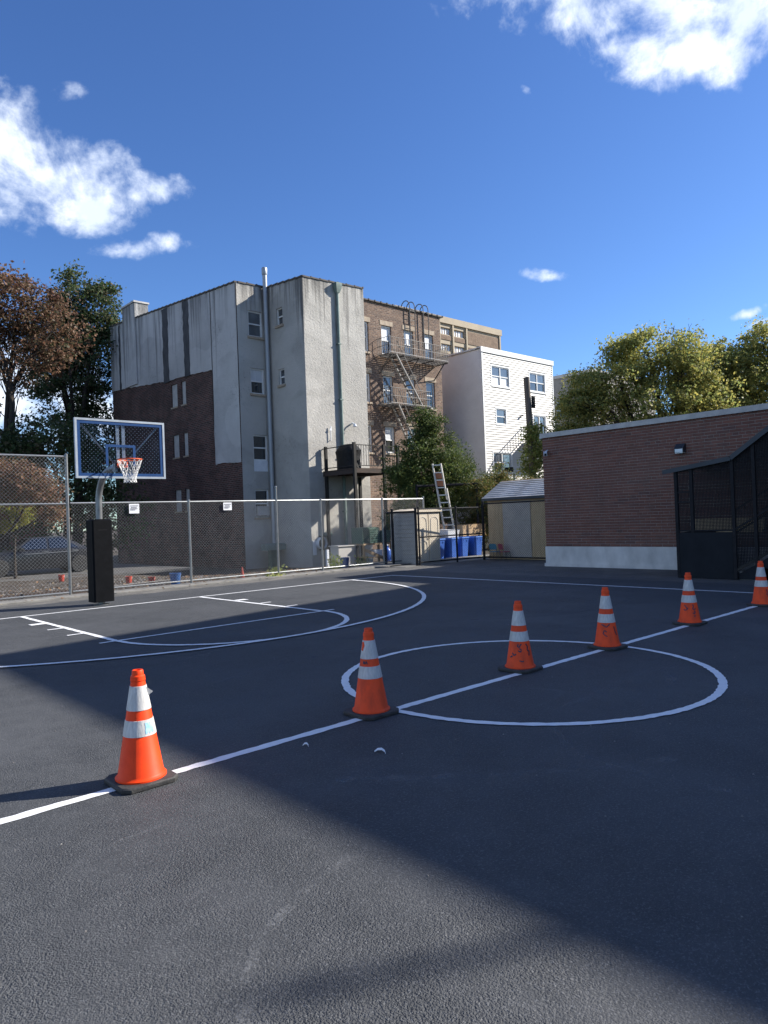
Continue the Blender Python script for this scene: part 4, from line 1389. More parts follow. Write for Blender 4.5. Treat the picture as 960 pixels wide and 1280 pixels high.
# resin shed
rs = thing('resin_shed', 'beige resin garden shed with arched door panels beside the blue bins', 'shed', (12.0, 13.4, 0))
b = MB(); b.cbox(11.42, 12.96, 0, 12.62, 14.25, 1.8, 0.03); b.build('body', m_resinside, rs)
for i in range(12):
    z0 = 0.06 + i * 0.145
    b = MB(); b.prism([(11.42, 13.0, z0), (11.402, 13.0, z0 + 0.005), (11.412, 13.0, z0 + 0.138), (11.42, 13.0, z0 + 0.138)], (0, 1.2, 0)); b.build('side_slat', m_resinside, rs)
b = MB(); b.prism([(11.36, 12.86, 1.80), (12.68, 12.86, 1.80), (12.68, 12.86, 1.84), (12.02, 12.86, 1.93), (11.36, 12.86, 1.84)], (0, 1.45, 0)); b.build('roof', m_resin, rs)
for x0 in (11.46, 12.04):
    b = MB(); b.cbox(x0, 12.925, 0.05, x0 + 0.55, 12.96, 1.77, 0.008); dr = b.build('door', m_resin, rs)
    for (za, zb) in ((0.15, 0.8), (0.92, 1.62)):
        b = MB()
        pts = [(x0 + 0.09, 12.922, za), (x0 + 0.46, 12.922, za)] + [(x0 + 0.275 + 0.185 * math.cos(a), 12.922, zb - 0.14 + 0.14 * math.sin(a)) for a in np.linspace(0, math.pi, 9)]
        b.tube(pts + [pts[0]], 0.011, 5); b.build('arched_panel', m_resinside, dr)
b = MB(); b.tube([(12.0, 12.92, 0.85), (12.0, 12.89, 0.87), (12.0, 12.89, 1.03), (12.0, 12.92, 1.05)], 0.012, 6); b.build('handle', m_blackmetal, rs)

# blue bins
def make_bin(lb):
    t = thing('recycling_bin', lb, 'bin', (0, 0, 0), 'blue recycling bins behind the black fence')
    b = MB()
    def rr(w_, d_, z):
        c = 0.07
        return [(w_ - c, -d_, z), (w_, -d_ + c, z), (w_, d_ - c, z), (w_ - c, d_, z), (-w_ + c, d_, z), (-w_, d_ - c, z), (-w_, -d_ + c, z), (-w_ + c, -d_, z)]
    b.loft([rr(.21, .21, 0.0), rr(.225, .225, .25), rr(.25, .255, .74)]); b.build('body', m_bin, t, smooth=True)
    b = MB(); b.loft([rr(.268, .275, .74), rr(.272, .28, .755), rr(.268, .275, .79), rr(.24, .25, .79), rr(.235, .245, .72)], cap=False); b.build('rolled_edge', m_binrim, t, smooth=True)
    b = MB(); b.tube([(0.16, -0.275, 0.66), (0.17, -0.31, 0.70), (0.17, -0.31, 0.74)], 0.012, 6); b.tube([(-0.16, -0.275, 0.66), (-0.17, -0.31, 0.70), (-0.17, -0.31, 0.74)], 0.012, 6)
    b.build('handle', m_bin, t, smooth=True)
    for s in (-1, 1):
        b = MB(); b.lathe([(0.02, 0), (0.09, 0.0), (0.09, 0.04), (0.02, 0.04)], (0, 0, 0), 14)
        b.v = [(s * 0.2 + z - 0.02, 0.22 + x, 0.09 + y) for x, y, z in b.v]
        b.build('wheel', m_rubber, t, smooth=True)
    return t


bins = [make_bin('blue recycling bin nearest the resin shed with rubbish on top')]
bins += [copy_tree(bins[0]) for _ in range(3)]
for o, (x, y, lb) in zip(bins, ((13.80, 14.25, bins[0]['label']), (14.46, 14.16, 'blue recycling bin under the white plastic tub'),
                               (15.16, 14.24, 'blue recycling bin right of the fence gate post, at the left end of the carton'), (15.86, 14.13, 'blue recycling bin farthest right, under the cardboard carton'))):
    o['label'] = lb
    o.location = (x, y, -0.004)
b = MB(); b.loft([[(14.2, 14.0, 0.80), (14.76, 14.0, 0.80), (14.76, 14.4, 0.80), (14.2, 14.4, 0.80)],
                  [(14.14, 13.96, 1.08), (14.82, 13.96, 1.08), (14.82, 14.44, 1.08), (14.14, 14.44, 1.08)], [(14.12, 13.94, 1.1), (14.84, 13.94, 1.1), (14.84, 14.46, 1.1), (14.12, 14.46, 1.13)]])
tag(b.build('plastic_tub', m_whitebox), 'white plastic tub resting on a blue bin', 'tub')
ct = thing('cardboard_carton', 'open brown cardboard carton lying across the right-hand blue bins', 'carton', (16.1, 14.6, 0.8))
b = MB(); b.box(15.8, 14.35, 0.796, 16.85, 14.95, 1.26); b.build('box_body', m_carton, ct)
b = MB(); b.box(15.5, 14.4, 0.80, 15.795, 14.9, 1.24); b.build('side_flap', m_carton, ct)
b = MB(); b.box(15.81, 14.34, 1.262, 16.84, 14.65, 1.27); b.build('flap', m_carton, ct)
mb = MB()
for i in range(7):
    x, y, z = 13.6 + random.random() * .35, 14.12 + random.random() * .25, .79 + random.random() * .06
    mb.bar((x, y, z), (x + random.uniform(-.2, .2), y + .1, z + random.uniform(.02, .12)), .1, .08)
tag(mb.build('rubbish', m_carton), 'brown rubbish heaped on the bin by the resin shed', 'rubbish', kind='stuff')


# nursery chairs by the shed
def chair(x, y, rz, mat, lb):
    t = thing('nursery_chair', lb, 'chair', (0, 0, 0), 'small chairs by the plywood shed')
    b = MB(); b.cbox(-0.15, -0.15, 0.27, 0.15, 0.15, 0.295, 0.02); b.build('seat', mat, t)
    b = MB(); b.prism([(-0.15, 0.13, 0.36), (0.15, 0.13, 0.36), (0.15, 0.17, 0.54), (0.09, 0.18, 0.57), (-0.09, 0.18, 0.57), (-0.15, 0.17, 0.54)], (0, 0.016, 0)); b.build('backrest', mat, t)
    for sx in (-1, 1):
        for sy in (-1, 1):
            b = MB(); b.tube([(sx * .13, sy * .13, 0.28), (sx * .16, sy * .16, 0)], 0.011, 6); b.build('leg', m_galv, t)
        b = MB(); b.tube([(sx * .13, .13, 0.27), (sx * .13, .15, 0.42)], 0.011, 6); b.build('back_support', m_galv, t)
    t.location = (x, y, 0)
    t.rotation_euler = (0, 0, R(rz))


chair(14.42, 11.95, 100, m_teal, 'small blue chair by the left edge of the plywood shed')
chair(14.4, 11.5, 70, m_pink, 'small pink chair beside the blue one at the plywood shed')

# ladder
ld = thing('extension_ladder', 'aluminium extension ladder leaning up against the garden tree', 'ladder', (15.6, 15.0, 0))
A0, A1 = Vector((15.3, 14.72, -0.1)), Vector((14.72, 14.92, 3.72))
dv = Vector((0.74, -0.67, 0)).normalized() * 0.19
for s in (-1, 1):
    b = MB(); b.bar(A0 + dv * s, A0.lerp(A1, 0.74) + dv * s, 0.035, 0.075); b.build('side_rail', m_ladder, ld)
    b = MB(); b.bar(A0.lerp(A1, 0.62) + dv * s * 0.86 + Vector((0.02, 0.06, 0)), A1 + dv * s * 0.86 + Vector((0.02, 0.06, 0)), 0.032, 0.07); b.build('fly_rail', m_ladder, ld)
for i in range(13):
    f = (i + 0.6) / 12.8
    p = A0.lerp(A1, f) + (Vector((0.02, 0.06, 0)) if f > 0.72 else Vector())
    b = MB(); b.bar(p - dv * 0.95, p + dv * 0.95, 0.045, 0.04); b.build('rung', m_ladder, ld)
b = MB()
for f0, f1 in ((0.765, 0.835), (0.845, 0.915)):
    b.hexa([A0.lerp(A1, f) + dv * s * 0.8 + Vector((0.025, 0.085 + o_, 0)) for o_ in (0, 0.012) for f, s in ((f0, -1), (f0, 1), (f1, 1), (f1, -1))])
b.build('rung_guard', m_ladderwood, ld)
b = MB(); b.cbox(15.5, 15.75, -0.3, 15.66, 15.91, 2.35, 0.01); tag(b.build('timber_post', m_polewood), 'grey timber post behind the foot of the ladder', 'post')


# ------------------------------------------------------------------ buildings: wall and window tools
def wall_face(mb, W, u0, u1, z0, ztop, opens=(), depth=0.14, mi=0, du=2.0, n=0.0):
    """front sheet of a wall with window openings and their reveals; ztop is a number or f(u)"""
    zt = ztop if callable(ztop) else (lambda u: ztop)
    us = sorted(set([u0, u1] + [a for o in opens for a in o[:2] if u0 < a < u1]))
    zs = sorted(set([z0] + [a for o in opens for a in o[2:4]]))
    for i in range(len(us) - 1):
        ua, ub = us[i], us[i + 1]
        for j in range(len(zs)):
            za = zs[j]
            last = j == len(zs) - 1
            uc = (ua + ub) / 2
            if not last:
                zb = zs[j + 1]
                zc = (za + zb) / 2
                if any(o[0] < uc < o[1] and o[2] < zc < o[3] for o in opens):
                    continue
                mb.face([W.pt(ua, za, n), W.pt(ub, za, n), W.pt(ub, zb, n), W.pt(ua, zb, n)], mi)
            else:
                mb.face([W.pt(ua, za, n), W.pt(ub, za, n), W.pt(ub, zt(ub), n), W.pt(ua, zt(ua), n)], mi)
    for (a, c_, za, zb) in [o[:4] for o in opens]:
        for p, q in (((a, za), (a, zb)), ((a, zb), (c_, zb)), ((c_, zb), (c_, za)), ((c_, za), (a, za))):
            mb.face([W.pt(p[0], p[1], n), W.pt(q[0], q[1], n), W.pt(q[0], q[1], n - depth), W.pt(p[0], p[1], n - depth)], mi)


def window(parent, W, a, c_, za, zb, style='sash', fw=0.06, pane=None, pane2=None, frame=None, sill=None, lintel=None, depth=0.14, n=0.0, mull=0, lb=None):
    frame = frame or m_white
    pane = pane or m_pane
    pane2 = pane2 or pane
    b = MB()
    d0, d1 = n - depth, n - depth + 0.075
    W.box(b, a, a + fw, za, zb, d0, d1); W.box(b, c_ - fw, c_, za, zb, d0, d1)
    W.box(b, a + fw, c_ - fw, zb - fw, zb, d0, d1 - 0.002); W.box(b, a + fw, c_ - fw, za, za + fw, d0, d1 - 0.002)
    wo_ = b.build('window', frame, parent, label=lb)
    zm = (za + zb) / 2
    cols = mull + 1
    wid = (c_ - a - 2 * fw) / cols
    for k in range(cols):
        x0, x1 = a + fw + wid * k, a + fw + wid * (k + 1)
        if k:
            b = MB(); W.box(b, x0 - fw * .6, x0 + fw * .6, za + fw, zb - fw, d0, d1 - 0.004); b.build('mullion', frame, wo_)
            x0 += fw * .6
        if k < cols - 1:
            x1 -= fw * .6
        if style == 'sash':
            b = MB(); W.box(b, x0, x1, zm - 0.03, zm + 0.03, d0, d1 - 0.012); b.build('meeting_rail', frame, wo_)
            for (z0, z1, off, pm) in ((za + fw, zm - 0.03, 0.012, pane2), (zm + 0.03, zb - fw, 0.032, pane)):
                b = MB(); W.box(b, x0, x1, z0, z1, d0 + off - 0.012, d0 + off); b.build('pane', pm, wo_)
        else:
            b = MB(); W.box(b, x0, x1, za + fw, zb - fw, d0, d0 + 0.02); b.build('pane', pane, wo_)
    if sill:
        b = MB(); W.box(b, a - 0.07, c_ + 0.07, za - 0.11, za - 0.002, n - 0.04, n + 0.07); b.build('sill', sill, wo_)
    if lintel:
        b = MB(); W.box(b, a - 0.12, c_ + 0.12, zb + 0.003, zb + 0.27, n - 0.05, n + 0.025); b.build('lintel', lintel, wo_)
    return wo_


# ------------------------------------------------------------------ stucco apartment block
ap = thing('apartment_block', 'four-storey grey stucco apartment block with bare dark brick on its shaded side', 'apartment block', (13, 28, -0.48))
AX, AY0, AY1 = 11.54, 24.25, 39.0
CX, DY, DX1 = 13.2, 21.35, 16.82


def topA(y):
    return 12.84 + (y - 24.25) * 0.0815


WA = Wall((AX, 0), (0, 1), (-1, 0))
WB = Wall((0, AY0), (1, 0), (0, -1))
WC = Wall((CX, 0), (0, 1), (-1, 0))
WD = Wall((0, DY), (1, 0), (0, -1))
sideopens = [(30.45, 31.15, 7.95, 9.15), (29.5, 29.98, 7.95, 9.15), (30.45, 31.13, 5.27, 6.45), (29.45, 29.93, 5.27, 6.45), (30.4, 31.1, 2.4, 3.55), (29.48, 29.95, 2.4, 3.55)]
b = MB()
wall_face(b, WA, AY0, AY1, -0.6, topA, sideopens, 0.1)
b.build('side_wall', m_brickA, ap)
for (a, c_, za, zb) in sideopens:
    b = MB(); WA.box(b, a + 0.002, c_ - 0.002, za + 0.002, zb - 0.002, -0.1, -0.06); wn = b.build('window', m_board, ap)
    b = MB(); WA.box(b, a - 0.05, c_ + 0.05, za - 0.08, za - 0.002, -0.05, 0.03); b.build('sill', m_stone, wn)
# stucco skin: upper field, its ragged lower edge stepping round the bare brick
edge = [(39.0, 10.02), (38.2, 10.0), (37.1, 9.93), (35.9, 9.80), (34.6, 9.72), (33.6, 9.60), (32.4, 9.53), (31.9, 9.44), (31.2, 9.42), (30.2, 9.40), (29.4, 9.36), (28.2, 9.30), (27.3, 9.22), (26.62, 9.19),
        (26.64, 8.2), (26.60, 7.1), (26.63, 6.0), (26.60, 4.55), (25.6, 4.56), (24.9, 4.50), (24.25, 4.49)]
pts = []
for i in range(len(edge) - 1):
    for k in range(5):
        f = k / 5
        pts.append((edge[i][0] * (1 - f) + edge[i + 1][0] * f + random.uniform(-.02, .02), edge[i][1] * (1 - f) + edge[i + 1][1] * f + random.uniform(-.03, .03)))
pts.append(edge[-1])
b = MB()
th = 0.045
for (p, q) in zip(pts[:-1], pts[1:]):
    y0, z0, y1, z1 = p[0], p[1], q[0], q[1]
    if abs(y0 - y1) > 1e-4:
        b.face([WA.pt(y0, z0, th), WA.pt(y1, z1, th), WA.pt(y1, topA(y1), th), WA.pt(y0, topA(y0), th)])
    b.face([WA.pt(y0, z0, th), WA.pt(y1, z1, th), WA.pt(y1, z1, 0), WA.pt(y0, z0, 0)])
b.build('stucco_skin', m_stuccoA, ap)
for (y0, y1, z0, z1) in ((31.2, 31.85, 9.36, 13.35), (28.85, 29.45, 9.3, 13.2), (37.5, 37.72, 9.9, 13.8)):
    b = MB()
    n_ = 14
    L, Rr = [], []
    for k in range(n_ + 1):
        z = z0 + (min(z1, topA((y0 + y1) / 2) - 0.02) - z0) * k / n_
        L.append((y0 + random.uniform(-.05, .05), z)); Rr.append((y1 + random.uniform(-.05, .05), z))
    for k in range(n_):
        b.hexa([WA.pt(L[k][0], L[k][1], th + .014), WA.pt(Rr[k][0], Rr[k][1], th + .014), WA.pt(Rr[k][0], Rr[k][1], th - .01), WA.pt(L[k][0], L[k][1], th - .01),
                WA.pt(L[k + 1][0], L[k + 1][1], th + .014), WA.pt(Rr[k + 1][0], Rr[k + 1][1], th + .014), WA.pt(Rr[k + 1][0], Rr[k + 1][1], th - .01), WA.pt(L[k + 1][0], L[k + 1][1], th - .01)])
    b.build('tar_patch', m_tar, ap)
b = MB(); b.box(AX - 0.12, 35.15, 9.9, AX + 0.7, 36.9, 14.6); ch = b.build('chimney', m_stuccoA, ap)
b = MB(); b.box(AX - 0.18, 35.1, 14.603, AX + 0.76, 36.95, 14.7); b.build('chimney_cap', m_coping, ch)
# recessed light shaft and rear bay
bo = [(12.13, 12.90, 10.42, 11.63), (12.16, 12.90, 7.72, 8.92), (12.17, 12.96, 4.06, 5.78), (12.17, 12.93, 1.9, 3.2)]
b = MB()
wall_face(b, WB, AX, CX, -0.7, lambda u: topA(24.25) + (u - AX) * 0.03, bo, 0.14)
co = [(22.98, 23.48, 10.86, 11.66), (22.99, 23.46, 8.06, 8.80)]
wall_face(b, WC, DY, AY0, -0.7, lambda u: 12.64 + (u - DY) * 0.09, co, 0.14)
wall_face(b, WD, CX, DX1, -0.7, lambda u: 12.64 + (u - CX) * 0.035, (), 0.14)
b.face([(DX1, DY, -0.7), (DX1, 25.0, -0.7), (DX1, 25.0, 13.0), (DX1, DY, 12.77)])
b.build('stucco_wall', m_stuccoD, ap)
window(ap, WB, *bo[0], sill=m_stone, pane=m_panesky)
window(ap, WB, *bo[1], sill=m_stone, pane=m_curtain, pane2=m_pane)
b0 = bo[2]
window(ap, WB, b0[0], b0[1], 4.58, b0[3], pane=m_pane)
b = MB(); WB.box(b, b0[0] + .004, b0[1] - .004, b0[2] + .004, 4.575, -0.12, -0.04); b.build('infill_panel', m_whitebox, ap)
w4 = window(ap, WB, *bo[3], sill=m_stone, pane=m_pane)
b = MB(); WB.box(b, 12.24, 12.86, 1.98, 2.42, -0.06, 0.12); b.build('window_unit', m_board, ap)
for o in co:
    window(ap, WC, *o, sill=m_stone, fw=0.05)
# parapet tiles
b = MB()
def parapet(W, u0, u1, zf, n=0.05):
    k = max(1, int((u1 - u0) / 0.46))
    for i in range(k):
        a, c_ = u0 + (u1 - u0) * i / k, u0 + (u1 - u0) * (i + 1) / k
        W.box(b, a, c_ - 0.03, zf(a) - 0.02, zf(a) + 0.05, -0.28, n + 0.04)
        W.box(b, c_ - 0.05, c_, zf(a), zf(a) + 0.085, -0.28, n + 0.05)
parapet(WA, AY0, AY1, topA, 0.05)
parapet(WB, AX + 0.1, CX, lambda u: topA(24.25) + (u - AX) * 0.03, 0.0)
parapet(WC, DY, AY0, lambda u: 12.64 + (u - DY) * 0.09, 0.0)
parapet(WD, CX, DX1, lambda u: 12.64 + (u - CX) * 0.035, 0.0)
b.build('parapet', m_parapet, ap)
b = MB()
b.face([(AX, AY1, topA(AY1) - .03), (AX, AY0, topA(AY0) - .03), (CX, AY0, 12.87), (CX, DY, 12.62), (DX1, DY, 12.74), (DX1, AY1, topA(AY1) - .03)])
b.face([(AX, AY1, -.6), (DX1 + 4, AY1, -.6), (DX1 + 4, AY1, 14), (AX, AY1, 14)])
b.build('roof', m_roofing, ap)
# tall flue in the corner, rain pipe, services
b = MB(); b.tube([(13.02, 24.08, -0.5), (13.02, 24.08, 13.4)], 0.108, 14)
for zz in (1.2, 3.6, 6.3, 9.0, 11.6):
    b.lathe([(0.12, 0), (0.12, 0.05)], (13.02, 24.08, zz), 14)
b.lathe([(0.12, 13.4), (0.135, 13.43), (0.135, 13.72), (0.11, 13.76)], (13.02, 24.08, 0), 14)
b.build('flue_pipe', m_vent, ap, smooth=True)
b = MB(); b.tube([(15.12, DY - 0.09, -0.45), (15.12, DY - 0.09, 12.3)], 0.075, 10)
b.loft([[(15.12 + x * s, DY - 0.1 + y * s, z) for x, y in ((-.5, -.5), (.5, -.5), (.5, .5), (-.5, .5))] for s, z in ((.16, 12.2), (.34, 12.5), (.34, 12.66))])
for zz in (2, 4.6, 7.2, 9.8):
    b.box(15.02, DY - 0.17, zz, 15.22, DY, zz + 0.05)
b.build('rain_pipe', m_greenpipe, ap, smooth=True)
b = MB(); b.tube([(15.72, DY, 6.12), (15.72, DY - 0.16, 6.16), (15.72, DY - 0.3, 6.06)], 0.04, 8); b.lathe([(0.03, 0), (0.11, -0.13), (0.1, -0.15)], (15.72, DY - 0.32, 6.12), 12)
b.build('flood_lamp', m_whitebox, ap, smooth=True)
b = MB(); b.tube([(14.45, DY, 5.3), (14.45, DY - 0.08, 5.3), (14.45, DY - 0.08, 5.95)], 0.02, 6); b.prism([(14.35, DY - .1, 5.75), (14.5, DY - .1, 5.75), (14.48, DY - .1, 5.95)], (0, 0.03, 0)); b.build('bracket', m_whitebox, ap)
for (x, z) in ((13.3 + 0.9, 1.0), (13.95, 1.0)):
    b = MB(); b.lathe([(0.1, 0), (0.1, 0.12), (0.05, 0.14)], (0, 0, 0), 12); b.v = [(x + p[0], DY - p[2], z + p[1]) for p in b.v]; b.build('gas_meter', m_greenpipe, ap, smooth=True)
b = MB(); b.box(13.25, DY - 0.05, 0.1, 13.42, DY, 0.75); b.build('service_box', m_whitebox, ap)
t = thing('hose_reel', 'round garden hose reel on the stucco wall left of the balcony posts', 'hose reel', (13.68, DY - 0.1, 0.6))
b = MB()
for k in range(4):
    b.tube([(13.68 + (0.26 - .02 * (k % 2)) * math.cos(a), DY - 0.06 - 0.04 * k, 0.62 + (0.26 - .02 * (k % 2)) * math.sin(a)) for a in np.linspace(0, 2 * math.pi, 21)], 0.022, 6, cap=False)
b.build('hose', m_whitebox, t, smooth=True)
b = MB(); b.box(13.62, DY - 0.2, 0.3, 13.74, DY - 0.001, 0.95); b.build('holder', m_blackmetal, t)
t = thing('service_pedestal', 'grey-green T-shaped service pedestal at the foot of the tall flue', 'pedestal', (12.6, 23.7, -0.48))
b = MB(); b.cbox(12.42, 23.45, -0.5, 12.74, 23.75, 0.35, 0.02); b.build('stem', m_green, t)
b = MB(); b.cbox(12.1, 23.3, 0.35, 13.2, 23.85, 0.66, 0.06); b.build('cap', m_greenpipe, t)

# balcony
bl = thing('wooden_balcony', 'dark wooden balcony on tall posts against the sunny stucco wall', 'balcony', (16, 20.2, 3.7))
KX0, KX1, KY0, KY1, KZ = 14.0, 16.7, 19.16, DY - 0.01, 3.86
for i in range(16):
    y0 = KY0 + (KY1 - KY0) * i / 16
    b = MB(); b.box(KX0 - 0.04, y0, KZ - 0.03, KX1, y0 + (KY1 - KY0) / 16 - 0.012, KZ + 0.005); b.build('deck_board', m_deckwood, bl)
b = MB(); b.box(KX0 - 0.02, KY0 + 0.05, KZ - 0.23, KX0 + 0.03, KY1, KZ - 0.035); b.build('rim_joist', m_deckwood, bl)
b = MB(); b.box(KX0 + 0.035, KY0, KZ - 0.2, KX1, KY0 + 0.05, KZ - 0.035); b.build('rim_joist', m_deckwood, bl)
for x in np.arange(KX0 + 0.4, KX1, 0.42):
    b = MB(); b.box(x, KY0 + 0.055, KZ - 0.2, x + 0.05, KY1, KZ - 0.035); b.build('joist', m_deckwood, bl)
for (x, y, zt) in ((KX0 + 0.02, KY0, 4.98), (KX0 + 0.05, KY1 - 0.15, 4.98), (15.75, KY0, 4.95), (15.9, KY1 - 0.3, 3.6), (16.62, KY0, 4.95)):
    b = MB(); b.box(x - 0.06, y - 0.06, float(gz(x, y)) - 0.1, x + 0.06, y + 0.06, zt); b.build('post', m_darkiron, bl)
for (p, q) in (((KX0, KY1), (KX0, KY0)), ((KX0, KY0), (KX1, KY0))):
    for z in (4.88, 3.98):
        b = MB(); b.bar((*p, z), (*q, z), 0.045, 0.035); b.build('rail', m_darkiron, bl)
    L = (Vector(q) - Vector(p)).length
    mbb = MB()
    k = int(L / 0.14)
    for i in range(1, k):
        v = Vector(p).lerp(Vector(q), i / k)
        mbb.bar((v.x, v.y, 3.98), (v.x, v.y, 4.88), 0.016)
    if p[1] == q[1]:
        mbb.build('baluster', m_darkiron, bl, kind='stuff')
gr = thing('covered_grill', 'barbecue grill under a black cover on the balcony', 'grill', (14.7, 20.2, KZ))
b = MB()
rings = []
for z, wx, wy, sh in ((0.02, .36, .62, 0), (0.35, .35, .60, .0), (0.7, .36, .62, 0), (0.85, .38, .66, 0), (0.98, .34, .52, 0), (1.1, .27, .40, 0), (1.15, .18, .3, 0)):
    rings.append([(14.6 + wx * math.copysign(abs(math.cos(a)) ** .6, math.cos(a)) * random.uniform(.95, 1.05), 20.25 + wy * math.copysign(abs(math.sin(a)) ** .6, math.sin(a)) * random.uniform(.95, 1.05), KZ + z) for a in np.linspace(0, 2 * math.pi, 21)[:-1]])
b.loft(rings); b.build('cover', m_cover, gr, smooth=True)
for (x, y) in ((14.4, 19.8), (14.8, 20.7)):
    b = MB(); b.lathe([(0.05, 0), (0.05, 0.03)], (x, y, KZ + 0.006), 10); b.build('wheel', m_rubber, gr)
# clutter below the balcony
wb = thing('work_table', 'rough timber work table cluttered under the balcony', 'table', (12.6, 16.6, -0.2))
zt0 = 0.62
b = MB(); b.box(11.9, 16.3, zt0, 13.5, 17.2, zt0 + 0.06); b.build('tabletop', m_wood, wb)
for x in (11.95, 13.38):
    for y in (16.35, 17.1):
        b = MB(); b.box(x, y, float(gz(x, y)) - .02, x + .07, y + .07, zt0); b.build('leg', m_wood, wb)
b = MB(); b.bar((12.0, 16.36, 0.45), (13.4, 16.36, -0.1), 0.03, 0.12); b.build('brace', m_wood, wb)
b = MB(); b.box(11.95, 16.3, 0.12, 13.4, 17.1, 0.15); b.build('shelf', m_wood, wb)
for (x0, x1, h, lb) in ((11.95, 12.85, 0.62, 'larger stack of dark green slatted crates on the work table'), (12.9, 13.45, 0.48, 'smaller stack of dark green slatted crates on the work table')):
    t = thing('crate_stack', lb, 'crates', ((x0 + x1) / 2, 16.75, zt0 + .06), 'green crates on the work table')
    b = MB(); b.box(x0 + .02, 16.42, zt0 + .062, x1 - .02, 17.08, zt0 + .06 + h); b.build('crate_body', m_green, t)
    k = 7
    for i in range(k):
        z0 = zt0 + .07 + (h - .02) * i / k
        b = MB(); b.box(x0, 16.39, z0, x1, 16.42, z0 + (h / k) * .62); b.build('slat', m_green, t)
b = MB(); b.cbox(12.5, 16.35, 0.152, 12.95, 16.8, 0.42, .03); tag(b.build('storage_box', m_whitebox), 'white storage box on the lower shelf of the work table', 'box')
t = thing('water_jug', 'blue plastic jug on the ground by the right end of the work table', 'jug', (12.75, 15.9, -.1))
b = MB(); zj = float(gz(12.75, 15.9)); b.lathe([(.14, 0), (.15, .05), (.15, .42), (.13, .5), (.05, .58), (.05, .64)], (12.75, 15.9, zj), 14); b.build('jug_body', m_bin, t, smooth=True)
b = MB(); b.lathe([(.056, 0), (.056, .05)], (12.75, 15.9, zj + .642), 12); b.build('cap', m_whitebox, t)
b = MB(); b.cbox(10.9, 16.6, -0.25, 11.7, 17.1, 0.62, .02); b.box(10.86, 16.55, 0.622, 11.75, 17.15, 0.66); tag(b.build('storage_cabinet', m_resinside), 'pale grey storage cabinet left of the work table under the balcony', 'cabinet')
b = MB(); b.bar((10.3, 16.5, -.2), (10.3, 16.5, .55), .09); tag(b.build('marker_post', m_whitebox), 'short white marker post in front of the stucco wall', 'post')

# ------------------------------------------------------------------ brown brick apartment building
bw = thing('brown_brick_building', 'brown brick apartment building with an iron fire escape', 'building', (22, 25, -0.48))
WBR = Wall((0, 25.0), (1, 0), (0, -1))
opens = []
for za, zb in ((10.87, 12.53), (8.08, 9.68), (5.3, 6.8)):
    for x0, x1 in ((19.4, 20.32), (21.29, 22.05), (23.06, 23.82), (24.75, 25.5)):
        opens.append((x0, x1, za, zb))
b = MB(); wall_face(b, WBR, 16.6, 26.15, -0.7, 13.72, opens, 0.16)
b.face([(26.15, 25, -.7), (26.15, 44, -.7), (26.15, 44, 13.72), (26.15, 25, 13.72)])
b.build('wall', m_brickB, bw)
pn = [m_panesky, m_curtain, m_curtain, m_curtain, m_panesky, m_panesky, m_pane, m_pane, m_panesky, m_curtain, m_pane, m_pane]
p2 = [m_panesky, m_pane, m_panesky, m_panesky, m_panesky, m_panesky, m_panesky, m_pane, m_panesky, m_pane, m_pane, m_pane]
for o, a, c_ in zip(opens, pn, p2):
    window(bw, WBR, *o, pane=a, pane2=c_, sill=m_stone, lintel=m_stone, fw=0.09, depth=0.16)
b = MB()
x = 16.7
while x < 26.1:
    b.box(x, 24.9, 13.72, x + 0.42, 25.3, 13.79); b.box(x + 0.4, 24.88, 13.73, x + 0.46, 25.3, 13.83); x += 0.46
b.build('parapet', m_parapet, bw)
b = MB(); b.face([(16.6, 25, 13.7), (26.15, 25, 13.7), (26.15, 44, 13.7), (16.6, 44, 13.7)]); b.face([(16.6, 44, -.7), (26.15, 44, -.7), (26.15, 44, 13.7), (16.6, 44, 13.7)]); b.build('roof', m_roofing, bw)
# fire escape
fe = thing('fire_escape', 'rusty grey iron fire escape with two platforms on the brown brick wall', 'fire escape', (23, 24.5, 8))
for (x0, x1, z) in ((20.85, 25.62, 10.72), (20.85, 24.0, 7.92)):
    y0, y1 = 23.95, 24.98
    b = MB()
    k = 12
    for i in range(k):
        yy = y0 + (y1 - y0) * i / k
        b.box(x0, yy, z - 0.012, x1, yy + 0.05, z)
    for x in np.arange(x0, x1 + .01, (x1 - x0) / 4):
        b.bar((x, y0, z - .04), (x, y1, z - .04), 0.05, 0.05)
    b.build('platform', m_iron, fe)
    for zz in (z + 0.9, z + 0.45, z + 0.06):
        b = MB(); b.tube([(x0, y1, zz), (x0, y0, zz), (x1, y0, zz), (x1, y1, zz)], 0.017, 6); b.build('rail', m_stairiron if zz < z + .1 else m_iron, fe)
    b = MB()
    for x in np.arange(x0, x1 + .01, 0.15):
        b.bar((x, y0, z), (x, y0, z + 0.9), 0.022)
    for yy in np.arange(y0, y1, 0.15):
        b.bar((x0, yy, z), (x0, yy, z + 0.9), 0.022); b.bar((x1, yy, z), (x1, yy, z + 0.9), 0.022)
    b.build('baluster', m_iron, fe, kind='stuff')
    for x in (x0 + .2, (x0 + x1) / 2, x1 - .2):
        b = MB(); b.bar((x, y0 + .1, z - .05), (x, 24.99, z - 0.95), 0.05); b.build('bracket', m_iron, fe)
